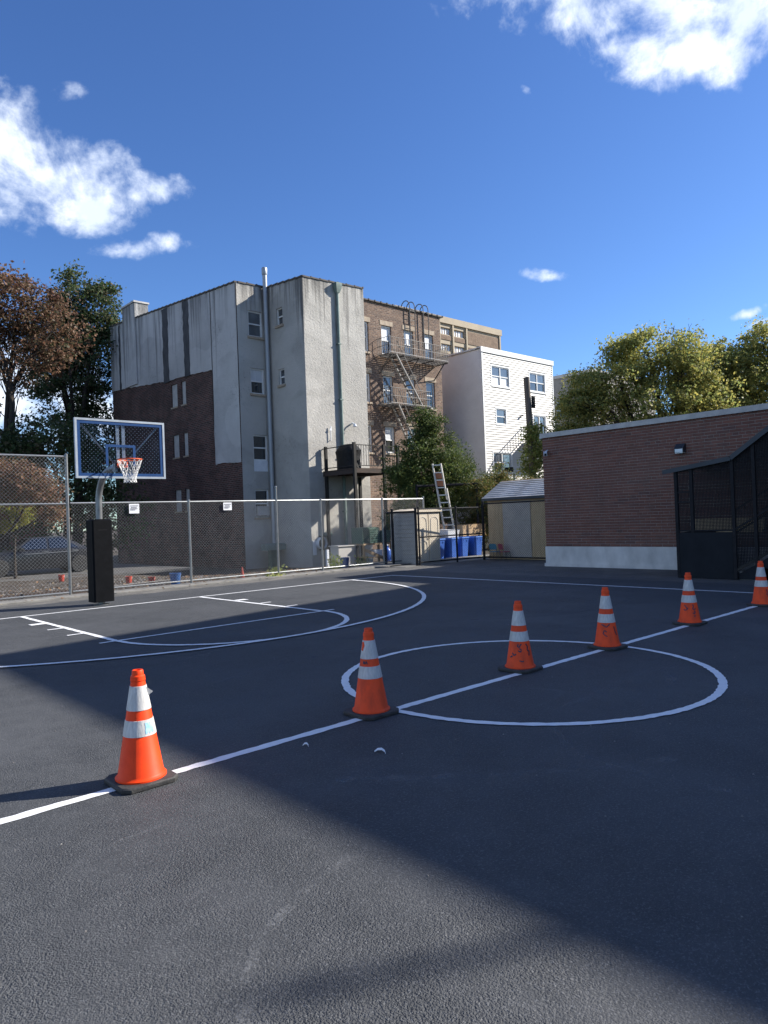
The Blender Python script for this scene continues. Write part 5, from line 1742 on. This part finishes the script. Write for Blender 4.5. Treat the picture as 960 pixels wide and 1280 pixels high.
for (p, q) in (((21.4, 10.7), (23.3, 8.0)), ((21.45, 7.9), (22.6, 5.9))):
    for y in (24.0, 24.5):
        b = MB(); b.bar((p[0], y, p[1]), (q[0], y, q[1]), 0.05, 0.13, up=(0, 1, 0)); b.build('stringer', m_stairiron, fe)
        b = MB(); b.bar((p[0] + .1, y, p[1] + .75), (q[0], y, q[1] + .75), 0.03); b.build('handrail', m_iron, fe)
    n_ = int((p[1] - q[1]) / 0.24)
    for i in range(n_):
        f = (i + .5) / n_
        x, z = p[0] + (q[0] - p[0]) * f, p[1] + (q[1] - p[1]) * f
        b = MB(); b.box(x - .11, 24.03, z - .012, x + .11, 24.47, z + .012); b.build('tread', m_iron, fe)
gn = thing('roof_ladder', 'iron gooseneck ladder curving over the brown brick parapet', 'ladder', (24, 24.8, 12))
for x in (23.42, 24.55):
    b = MB()
    p = [(x, 24.82, 11.55), (x, 24.82, 13.9)] + [(x, 24.82 + .35 * (1 - math.cos(a)), 13.9 + .4 * math.sin(a)) for a in np.linspace(.3, math.pi, 8)] + [(x, 25.52, 13.75)]
    b.tube(p, 0.03, 6); b.build('side_rail', m_iron, gn)
    b = MB(); p = [(x + .42, y, z) for _, y, z in p]; b.tube(p, 0.03, 6); b.build('side_rail', m_iron, gn)
    if x < 24:
        for zz in np.arange(11.7, 13.9, .28):
            b = MB(); b.bar((x, 24.82, zz), (x + .42, 24.82, zz), .025); b.build('rung', m_iron, gn)

# ------------------------------------------------------------------ white sided house
wh = thing('white_house', 'white clapboard house with a flat roof and a shaded side wall', 'house', (32, 24, -0.48))
HX0, HX1, HY, HZ = 28.75, 36.35, 24.0, 12.0
WH = Wall((0, HY), (1, 0), (0, -1))
ho = [(29.66, 31.42, 9.78, 11.02, 1, 'w'), (33.65, 35.38, 9.8, 11.02, 1, 'd'), (29.98, 30.95, 7.36, 8.33, 0, 'd'), (29.53, 31.35, 4.28, 5.52, 1, 'd'), (33.95, 35.3, 6.4, 8.18, 1, 'o')]
b = MB(); wall_face(b, WH, HX0, HX1, -0.7, HZ, [o[:4] for o in ho], 0.12); b.build('wall', m_siding, wh)
# clapboards in courses, cut round the windows
zz = -0.6
pit = 0.155
k = 0
while zz < HZ - 0.25:
    cut = sorted([(o[0] - 0.10, o[1] + 0.10) for o in ho if o[2] - 0.10 < zz + pit * .5 < o[3] + 0.10])
    a = HX0
    for (c0, c1) in cut + [(HX1, HX1)]:
        if c0 - a > 0.05:
            b = MB(); b.prism([(a, HY - 0.002, zz), (a, HY - 0.050, zz + 0.002), (a, HY - 0.008, zz + pit), (a, HY - 0.002, zz + pit)], (c0 - a, 0, 0)); b.build('clapboard', m_siding, wh)
        a = c1
    zz += pit
for (x0, x1, z0, z1, mu, st) in ho:
    wn = window(wh, WH, x0, x1, z0, z1, mull=mu, pane={'w': m_panesky, 'd': m_panesky, 'o': m_panesky}[st], pane2={'w': m_curtain, 'd': m_pane, 'o': m_pane}[st], depth=0.06, fw=0.06, style='plain' if st == 'o' else 'sash')
    b = MB()
    WH.box(b, x0 - .09, x0, z0 - .09, z1 + .09, -0.01, 0.05); WH.box(b, x1, x1 + .09, z0 - .09, z1 + .09, -0.01, 0.05)
    WH.box(b, x0, x1, z1, z1 + .09, -0.01, 0.052); WH.box(b, x0, x1, z0 - .09, z0, -0.01, 0.06)
    b.build('casing', m_white, wn)
b = MB(); b.box(31.0, 23.8, 4.32, 31.3, 23.95, 4.62); b.build('window_unit', m_blackmetal, wh)
b = MB(); b.box(HX0 - 0.03, HY, -0.7, HX0, 42, HZ - 0.1)
b.box(HX0, HY + 0.02, HZ - 0.1, HX1, 42, HZ - 0.02); b.box(HX1 - 0.2, HY + .02, -0.7, HX1, 42, HZ - .1)
b.build('side_wall', m_sidelift, wh)
b = MB(); b.box(HX0 - 0.12, HY - 0.1, HZ - 0.22, HX1 + 0.08, HY - 0.036, HZ + 0.03); b.box(HX0 - 0.12, HY - 0.1, HZ + 0.032, HX1 + .1, HY + .3, HZ + .1)
b.box(HX0 - 0.12, HY + .302, HZ + .0, HX0 + .2, 42, HZ + .08)
b.build('cornice', m_white, wh)
for x0, x1 in ((HX0 - 0.04, HX0 + 0.08), (HX1 - 0.08, HX1 + .02)):
    b = MB(); b.box(x0, HY - 0.056, -0.6, x1, HY - 0.051, HZ - .22); b.build('corner_board', m_white, wh)
b = MB(); b.lathe([(.03, .1), (.12, .02), (.12, 0), (.02, 0)], (32.55, 23.86, 8.0), 10); b.build('lamp', m_iron, wh, smooth=True)
# back stair and landing
bs = thing('back_stair', 'white house back landing with dark railing and stair running down behind the pole', 'stair', (33.5, 22, 5))
b = MB(); b.box(32.6, 22.4, 6.1, 36.3, 23.96, 6.25); b.build('landing', m_sidelift, bs)
for x in (32.65, 34.4, 36.2):
    b = MB(); b.box(x - .05, 22.4, 5.7, x + .05, 22.5, 7.4); b.build('post', m_blackmetal, bs)
for z in (7.3, 6.45):
    b = MB(); b.bar((33.9, 22.45, z), (36.25, 22.45, z), .05, .05); b.build('rail', m_blackmetal, bs)
b = MB(); b.bar((32.65, 22.45, 7.3), (32.65, 23.95, 7.3), .05); b.bar((32.65, 22.45, 6.45), (32.65, 23.95, 6.45), .05); b.build('rail', m_blackmetal, bs)
b = MB()
for x in np.arange(34.0, 36.2, .16):
    b.bar((x, 22.45, 6.45), (x, 22.45, 7.3), .025)
for y in np.arange(22.6, 23.9, .16):
    b.bar((32.65, y, 6.45), (32.65, y, 7.3), .025)
b.build('baluster', m_blackmetal, bs, kind='stuff')
for i in range(16):
    f = i / 16
    y, z = 22.4 - f * 4.6, 6.15 - f * 3.6
    b = MB(); b.box(32.7, y - .3, z - .22, 33.8, y, z - .18); b.build('tread', m_sidelift, bs)
b = MB(); b.prism([(32.66, 22.4, 6.2), (32.66, 17.8, 2.6), (32.66, 17.8, -.6), (32.66, 22.4, -.6)], (.03, 0, 0)); b.build('side_panel', m_sidelift, bs)
for x in (32.66, 33.8):
    b = MB(); b.bar((x, 22.4, 7.25), (x, 17.8, 3.6), .06); b.build('handrail', m_blackmetal, bs)
b = MB()
for i in range(28):
    f = i / 28
    b.bar((32.66, 22.4 - 4.6 * f, 6.2 - 3.6 * f), (32.66, 22.4 - 4.6 * f, 7.2 - 3.6 * f), .03)
b.build('baluster', m_blackmetal, bs, kind='stuff')

# ------------------------------------------------------------------ far buildings
fb_ = thing('beige_block', 'tall beige institutional block with banded windows far behind the white house', 'building', (71, 60, -1))
WF = Wall((0, 60.0), (1, 0), (0, -1))
fo = [(64.4, 66.4, 26.0, 26.93), (67.0, 69.2, 26.0, 26.93), (64.4, 66.4, 23.8, 24.72), (67.0, 69.2, 23.8, 24.72), (61.8, 63.8, 26.0, 26.93), (61.8, 63.8, 23.8, 24.72)]
b = MB(); wall_face(b, WF, 56, 77, -1, 28.1, fo, 0.25); b.face([(77, 60, -1), (77, 74, -1), (77, 74, 28.1), (77, 60, 28.1)]); b.face([(56, 60, 28.1), (77, 60, 28.1), (77, 74, 28.1), (56, 74, 28.1)]); b.face([(56, 60, -1), (56, 74, -1), (56, 74, 28.1), (56, 60, 28.1)])
b.build('wall', m_beige, fb_)
for o in fo:
    window(fb_, WF, *o, style='plain', mull=3, pane=m_curtain, frame=m_stone, depth=.25, fw=.08)
for z0, z1 in ((25.3, 27.05), (22.9, 24.85)):
    b = MB(); WF.box(b, 69.85, 76.6, z0, z1, 0.0, 0.08); b.build('brick_panel', m_brickfar, fb_)
    b = MB(); WF.box(b, 61.5, 69.3, z0 - .02, z0 + .58, 0.0, 0.08); b.build('brick_panel', m_brickfar, fb_)
for x in (64.0, 66.7, 69.5, 76.8):
    b = MB(); WF.box(b, x - .14, x + .14, 15, 27.4, 0, .2); b.build('pier', m_beige, fb_)
b = MB(); WF.box(b, 55.9, 77.2, 27.45, 28.3, -0.3, .25); b.build('parapet', m_beige, fb_)
gb = thing('grey_block', 'plain grey-brown block half hidden behind the yellowing trees on the right', 'building', (60, 38, -1))
b = MB(); b.box(53.8, 31.4, -1, 66, 38.5, 14.6); b.build('wall', m_greybld, gb)
b = MB(); b.box(53.7, 31.3, 14.602, 66.1, 38.6, 14.9); b.build('parapet', m_coping, gb)
for i in range(3):
    for j in range(3):
        f = MB(); f.box(53.74, 32 + i * 2.2, 4 + j * 3.3, 53.82, 33.2 + i * 2.2, 5.7 + j * 3.3); wo_ = f.build('window', m_white, gb)
        f = MB(); f.box(53.72, 32.1 + i * 2.2, 4.1 + j * 3.3, 53.745, 33.1 + i * 2.2, 5.6 + j * 3.3); f.build('pane', m_panesky, wo_)
# street side beyond the parked cars
rh = thing('red_brick_house', 'red brick row house glimpsed behind the russet bush and cars', 'house', (-2, 46, 0))
b = MB(); b.box(-14, 44, -.3, 9, 56, 7.2); b.build('wall', m_brickred, rh)
for i in range(6):
    for zz in (1.2, 4.4):
        f = MB(); f.box(-12.6 + i * 3.6, 43.94, zz, -11.4 + i * 3.6, 44.02, zz + 1.7); wo_ = f.build('window', m_white, rh)
        f = MB(); f.box(-12.5 + i * 3.6, 43.92, zz + .1, -11.5 + i * 3.6, 43.945, zz + 1.6); f.build('pane', m_panesky, wo_)
b = MB(); b.box(-14.2, 43.8, 7.2, 9.2, 56.2, 7.6); b.build('cornice', m_white, rh)
hd = MB()
for i in range(230):
    leaves(hd, (random.uniform(-9, 6.4), 31.6 + random.uniform(-.5, .5), random.uniform(.1, 2.3)), (.5, .4, .35), 46, .13)
tag(hd.build('hedge', l_dark), 'dark clipped hedge behind the parked cars', 'hedge', kind='stuff')
structure_b = MB(); structure_b.box(-40, 21.5, -.1, 7.5, 31.0, -0.025); structure(structure_b.build('parking_lane', m_old))


# ------------------------------------------------------------------ utility pole with creeper
up = thing('utility_pole', 'leaning dark wooden utility pole stump wrapped in creeper before the white house', 'pole', (23.9, 17.05, -0.48))
b = MB(); b.tube([(23.95, 17.0, -0.6), (23.93, 17.0, 3.2), (23.85, 17.02, 6.0), (23.76, 17.05, 8.45)], [.19, .175, .165, .15], 12); b.build('pole_shaft', m_polewood, up, smooth=True)
b = MB(); b.box(23.9, 16.8, 6.9, 24.08, 16.9, 7.5); b.build('pole_plate', m_blackmetal, up)
mb = MB()
for i in range(95):
    z = random.uniform(0.4, 5.9)
    rr = .42 if z < 4.6 else .26
    a = random.random() * 6.28
    leaves(mb, (23.95 + rr * math.cos(a), 17.0 + rr * math.sin(a), z), (.3, .3, .32), 70, .13)
mb.build('creeper', l_vine, up, kind='stuff')


# ------------------------------------------------------------------ trees
def limb(mb, p, q, r0, r1, bend=0.15, seg_=6):
    p, q = Vector(p), Vector(q)
    L = (q - p).length
    off = Vector((random.uniform(-1, 1), random.uniform(-1, 1), random.uniform(-.3, .6))) * L * bend
    pts = [p.lerp(q, k / seg_) + off * math.sin(math.pi * k / seg_) for k in range(seg_ + 1)]
    mb.tube(pts, [r0 + (r1 - r0) * k / seg_ for k in range(seg_ + 1)], 7)
    return pts


def tree(name, label, cat, base, trunk_top, r0, crowns, mat, leaf, per, clumps_per, group=None, bark=None, spread=0.5, twigs=True, hollow=0.45):
    """crowns: list of (centre, radii, weight). Leaf sprays sit on twigs through the crown, with gaps between them"""
    t = thing(name, label, cat, base, group)
    tb = MB()
    tp = limb(tb, base, trunk_top, r0, r0 * .55, .04, 8)
    cb = MB()
    for (c, rad, wgt) in crowns:
        c, rad = Vector(c), Vector(rad)
        lp = limb(tb, tp[random.randint(5, 8)], c, r0 * .45, r0 * .12, .12)
        n = int(clumps_per * wgt * 2.0)
        for i in range(n):
            d = Vector(rng.normal(0, 1, 3)).normalized()
            f = hollow + (1 - hollow) * random.random() ** .6
            if random.random() < .16:
                f *= random.uniform(1.1, 1.38)
            p = c + Vector((d.x * rad.x, d.y * rad.y, d.z * rad.z)) * f
            if twigs and i % 4 == 0:
                limb(tb, lp[random.randint(2, 6)], p, r0 * .07, r0 * .025, .12, 4)
            s_ = spread * random.uniform(.6, 1.35)
            m = int(per * 2.0 * random.uniform(.5, 1.4))
            lsz = leaf * .8 * random.uniform(.72, 1.3)
            leaves(cb, p, (s_, s_, s_ * .62), m, lsz, 0.25)
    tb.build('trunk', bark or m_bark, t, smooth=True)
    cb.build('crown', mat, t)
    return t


tree('brown_tree', 'tall tree with browning autumn leaves at the left edge of the photo', 'tree', (2.9, 31.2, -.05), (3.4, 31.0, 6.0), .34,
     [((4.2, 31.5, 12.0), (2.0, 2.0, 1.9), 1.2), ((2.6, 32.2, 12.3), (1.9, 2, 1.8), 1.0), ((1.0, 33, 11.2), (2.2, 2.2, 2.4), 1.0), ((5.4, 30.6, 11.0), (1.3, 1.5, 1.7), .7),
      ((3.3, 31.4, 9.4), (2.2, 2, 1.2), .45), ((-.8, 34, 10), (2.4, 2.4, 3), 1.0), ((1.9, 32.6, 7.6), (1.4, 1.6, .8), .3)],
     l_brown, .19, 26, 44, 'trees along the left street', spread=.55)
tree('dark_tree', 'tall dark green tree beside the far end of the stucco block', 'tree', (9.8, 41.2, -.1), (9.9, 41.0, 8.0), .34,
     [((9.8, 40.9, 15.6), (.9, 1.1, 2.1), .7), ((11.2, 39.8, 15.0), (1.1, 1.2, 2.2), .9), ((9.3, 41.5, 13.6), (1.8, 1.6, 2.3), 1.2), ((11.0, 40.2, 12.4), (1.9, 1.7, 2.4), 1.3), ((9.4, 41.4, 9.8), (2.3, 2, 2.2), .9),
      ((10.8, 40.4, 7.6), (2.1, 1.8, 1.9), .8), ((9.0, 41.6, 12.0), (1.5, 1.4, 1.8), .6)], l_dark, .22, 30, 52, 'trees along the left street', spread=.58)
tree('dark_tree', 'low dark green tree filling the shade behind the backboard', 'tree', (5.2, 29.2, -.05), (5.3, 29.0, 3.2), .22,
     [((5.6, 28.8, 5.2), (1.7, 1.4, 1.3), 1.0), ((4.2, 29.8, 5.6), (1.6, 1.4, 1.2), .9), ((6.6, 28.2, 4.4), (1.3, 1.2, 1.4), .8), ((3.0, 30.4, 5.0), (1.6, 1.4, 1.0), .7), ((5.8, 29, 3.0), (1.8, 1.4, 1.2), 1.0), ((7.5, 29.5, 2.2), (1.8, 1.4, 1.8), 1.2)],
     l_dark, .18, 26, 34, 'trees along the left street', spread=.5, hollow=.2)
tree('dark_tree', 'shadowed green tree at the left edge above the tall fence', 'tree', (-1.2, 33.0, -.05), (-1.0, 33.0, 3.2), .22,
     [((-.2, 32.6, 5.4), (1.9, 1.5, 1.3), 1.0), ((-2.4, 33.6, 5.8), (1.9, 1.5, 1.6), .9), ((1.2, 32.0, 4.6), (1.4, 1.2, 1.0), .8)],
     l_dark, .18, 26, 34, 'trees along the left street', spread=.5, hollow=.2)
tree('russet_bush', 'russet leaved bush sunlit behind the tall chain-link fence', 'bush', (.6, 22.8, -.05), (.8, 22.6, 1.8), .13,
     [((.4, 22.4, 3.5), (1.2, .9, .8), 1.0), ((1.6, 21.6, 3.2), (.9, .8, .8), .9), ((-.7, 23.2, 3.4), (1.1, .9, .9), .9), ((.2, 22.4, 2.6), (.9, .8, .7), .5), ((-1.6, 23.8, 3.0), (1.0, .9, 1.0), .8), ((2.1, 21.4, 2.3), (.4, .5, .6), .3)],
     l_bush, .12, 36, 60, spread=.32, hollow=.15)
tree('yellow_bush', 'small yellow-green sapling above the roof of the dark parked car', 'bush', (1.5, 23.3, -.05), (1.5, 23.2, 1.4), .06,
     [((1.7, 23.0, 2.3), (.55, .5, .4), .8), ((1.0, 23.6, 2.1), (.6, .5, .45), .8)], l_lime, .10, 30, 34, spread=.26, hollow=.1)
tree('garden_tree', 'dense green garden tree between the balcony and the ladder', 'tree', (15.7, 16.5, -.2), (15.7, 16.4, 2.6), .14,
     [((15.7, 16.4, 5.4), (.62, .62, .95), .8), ((15.8, 16.3, 4.3), (1.25, 1.2, .9), 1.3), ((15.1, 16.9, 3.3), (1.2, 1.2, .95), 1.2), ((16.4, 15.8, 3.3), (1.15, 1.1, .9), 1.2), ((15.7, 16.3, 2.2), (1.5, 1.3, .95), 1.5), ((15.0, 17.0, 1.4), (1.1, 1, .8), .8)],
     l_garden, .095, 44, 62, spread=.30, hollow=.15, twigs=False)
tree('shrub', 'loose green shrub behind the ladder against the shaded house wall', 'shrub', (17.9, 16.0, -.3), (17.9, 16, 1.2), .07,
     [((17.6, 15.9, 2.4), (.8, .8, .9), 1.0), ((18.4, 15.6, 1.8), (.9, .8, .9), 1.0), ((17.4, 16.0, 3.4), (.6, .6, .9), .8), ((18.5, 15.4, 2.9), (.7, .6, .8), .8), ((17.4, 15.4, 1.2), (1, .8, .7), .8)], l_garden, .085, 34, 40, 'shrubs behind the bins', spread=.26, hollow=.1, twigs=False)
tree('shrub', 'shrub with orange-tinged leaves beside the plywood shed roof', 'shrub', (18.3, 14.3, -.3), (18.3, 14.3, 1.2), .07,
     [((17.9, 14.5, 2.3), (.8, .8, .8), 1.0), ((18.9, 13.9, 2.6), (.8, .7, .6), .9), ((18.2, 14.4, 3.1), (.5, .5, .5), .5), ((17.4, 14.6, 1.2), (1, .8, 1.0), 1.2), ((16.8, 14.5, 2.4), (.75, .7, .8), 1.1)], l_shrub, .085, 34, 44, 'shrubs behind the bins', spread=.26, hollow=.1, twigs=False)
tree('turning_tree', 'broad yellowing tree rising behind the middle of the brick wing', 'tree', (28.6, 12.6, -.48), (28.6, 12.6, 4.5), .3,
     [((28.3, 12.9, 9.5), (1.5, 1.5, 1.2), 1.0), ((26.0, 14.9, 8.0), (.9, .9, .7), .45), ((25.5, 15.2, 7.0), (1.0, .9, .7), .5), ((27.2, 13.8, 9.6), (.8, .8, .7), .4), ((29.9, 11.5, 9.5), (.9, .9, .9), .5), ((27.3, 13.9, 8.0), (1.6, 1.5, 1.2), .9), ((29.7, 11.7, 8.4), (1.6, 1.5, 1.3), 1.0), ((28.5, 12.7, 6.9), (2.2, 2, 1.3), 1.1), ((26.5, 14.5, 6.6), (1.3, 1.2, 1.2), .7), ((30.6, 11.0, 7.0), (1.5, 1.4, 1.2), .8), ((28.9, 12.5, 5.4), (2.6, 2.2, 1.0), .9)],
     l_yellow, .17, 30, 44, 'yellowing trees behind the brick wing', spread=.46)
tree('turning_tree', 'yellow-green tree with an upright crown at the right edge of the photo', 'tree', (35.3, 9.9, -.48), (35.3, 9.9, 4.5), .28,
     [((35.0, 9.8, 10.1), (1.2, 1.2, 1.4), .9), ((33.6, 10.9, 9.4), (.9, .9, .9), .6), ((35.8, 9.2, 8.0), (1.8, 1.6, 1.5), 1.0), ((34.4, 10.4, 8.4), (1.5, 1.5, 1.3), 1.0), ((36.4, 9.0, 9.3), (1.5, 1.4, 1.8), 1.0), ((35.4, 9.6, 6.6), (2.4, 2, 1.4), 1.2), ((33.4, 11.2, 7.0), (1.3, 1.3, 1.2), .8)],
     l_yellow, .17, 30, 44, 'yellowing trees behind the brick wing', spread=.46)
tree('turning_tree', 'middle yellowing tree between the two larger crowns behind the brick wing', 'tree', (32.6, 11.6, -.48), (32.6, 11.6, 4.5), .24,
     [((32.8, 11.5, 9.0), (1.1, 1.1, 1.2), .9), ((31.4, 12.4, 8.6), (.9, .9, .8), .6), ((33.8, 10.8, 8.0), (1.1, 1, 1), .7), ((32.0, 12.0, 7.6), (1.4, 1.3, 1.2), .9), ((33.2, 11.1, 6.6), (1.6, 1.4, 1.2), .9)],
     l_yellow, .17, 30, 44, 'yellowing trees behind the brick wing', spread=.46)
tree('turning_tree', 'low yellow tree hiding the right corner of the white house', 'tree', (24.7, 15.6, -.48), (24.8, 15.6, 3.4), .16,
     [((24.9, 15.5, 6.1), (.8, .8, .8), .8), ((25.5, 15.0, 5.2), (1.2, 1.1, .9), 1.0), ((24.6, 15.7, 4.9), (.8, .8, .8), .7)],
     l_yellow, .13, 28, 40, 'yellowing trees behind the brick wing', spread=.38)
bt = thing('bare_tree', 'thin leafless twigs poking out above the yellowing trees', 'tree', (31.5, 12.6, -.48))
tb = MB()
tp = limb(tb, (31.5, 12.6, -.5), (31.3, 12.6, 7.5), .14, .07, .03)
for i in range(16):
    q = (31.2 + random.uniform(-1.6, 1.6), 12.6 + random.uniform(-1, 1), random.uniform(9.4, 11.3))
    lp = limb(tb, tp[random.randint(4, 6)], q, .045, .014, .08, 5)
    for j in range(4):
        limb(tb, lp[random.randint(2, 5)], Vector(q) + Vector((random.uniform(-.8, .8), random.uniform(-.5, .5), random.uniform(-.6, .5))), .016, .008, .1, 3)
tb.build('trunk', m_bark, bt, smooth=True)


# ------------------------------------------------------------------ parked cars
def car(name, label, loc, rz, paint, group):
    t = thing(name, label, 'car', (0, 0, 0), group)
    L2, W2 = 2.3, 0.9
    # lower body: cross-sections along the length (x front at -L2)
    st = [(-2.3, .38, .55, .62), (-2.2, .26, .70, .78), (-1.6, .22, .80, .86), (-1.0, .20, .90, .88), (-.2, .20, .95, .90), (.9, .20, .97, .90), (1.7, .22, .98, .87), (2.15, .28, .93, .80), (2.3, .42, .80, .66)]
    b = MB()
    rings = []
    for x, z0, z1, hw in st:
        zm = (z0 + z1) / 2
        rings.append([(x, -hw * .92, z0), (x, hw * .92, z0), (x, hw, zm), (x, hw * .96, z1 - .08), (x, hw * .86, z1), (x, -hw * .86, z1), (x, -hw * .96, z1 - .08), (x, -hw, zm)])
    b.loft(rings); b.build('body', paint, t, smooth=True)
    b = MB()
    gl = [(-.98, .91, .74), (-.22, 1.40, .60), (.9, 1.44, .60), (1.75, .97, .72)]
    low = [(x, .90, .78) for x in (-.98, -.22, .9, 1.75)]
    b.loft([[(x, -hw, max(z, .93)), (x, hw, max(z, .93)), (x, .78 if x in (-.22, .9) else hw, .92), (x, -.78 if x in (-.22, .9) else -hw, .92)] for x, z, hw in gl])
    b.build('cabin', paint, t, smooth=True)
    def pane(pts, nm='window'):
        q = MB(); q.face(pts); c = sum((Vector(p) for p in pts), Vector()) / len(pts); q.build(nm, m_carglass, t)
    pane([(-.94, -.62, .96), (-.94, .62, .96), (-.29, .52, 1.375), (-.29, -.52, 1.375)], 'windscreen')
    pane([(1.68, -.6, 1.02), (1.68, .6, 1.02), (1.0, .52, 1.40), (1.0, -.52, 1.40)], 'rear_window')
    for s in (-1, 1):
        for (xa, xb, xc, xd) in ((-.75, .3, .3, -.2), (.38, 1.45, .86, .38)):
            pane([(xa, s * .79, .97), (xb, s * .79, .97), (xc, s * .635, 1.385), (xd, s * .635, 1.375)])
        q = MB(); q.tube([(-.5, s * .905, .80), (1.4, s * .905, .83)], .012, 5); q.build('side_trim', m_galv, t)
        for x in (.15, 1.2):
            q = MB(); q.box(x, s * .9 - .02, .86, x + .18, s * .9 + .02, .885); q.build('door_handle', m_galv, t)
        q = MB(); q.cbox(-.72, s * .92 - .09, .93, -.56, s * .92 + .09, 1.06, .02); q.build('wing_mirror', paint, t)
        q = MB(); q.box(-2.285, s * .42 - .16, .58, -2.18, s * .42 + .16, .70); q.build('headlight', m_lens, t)
        q = MB(); q.box(2.2, s * .5 - .18, .68, 2.31, s * .5 + .18, .82); q.build('tail_light', m_lamp_red, t)
        for x in (-1.42, 1.42):
            q = MB(); q.lathe([(.2, 0), (.31, .0), (.33, .04), (.33, .16), (.31, .2), (.2, .2)], (0, 0, 0), 22)
            q.v = [(x + a, s * .93 - (c_ - .1) - (s * .02), .33 + b_) for a, b_, c_ in q.v]
            wh_ = q.build('wheel', m_tyre, t, smooth=True)
            q = MB(); q.lathe([(.21, .0), (.19, .02), (.06, .01), (.0001, .03)], (0, 0, 0), 16); q.v = [(x + a, s * (.93 + .085 - (.03 - c_)) - s * .02, .33 + b_) for a, b_, c_ in q.v]
            q.build('rim', m_hub, wh_, smooth=True)
    t.location = loc
    t.rotation_euler = (0, 0, R(rz))
    return t


car('parked_car', 'dark sedan parked beyond the tall chain-link fence under the bush', (2.75, 25.4, -.02), -3, m_cardark, 'cars parked beyond the fence')
car('parked_car', 'silver car at the left edge of the photo beyond the fence', (-3.6, 28.6, -.02), 2, m_carsilver, 'cars parked beyond the fence')
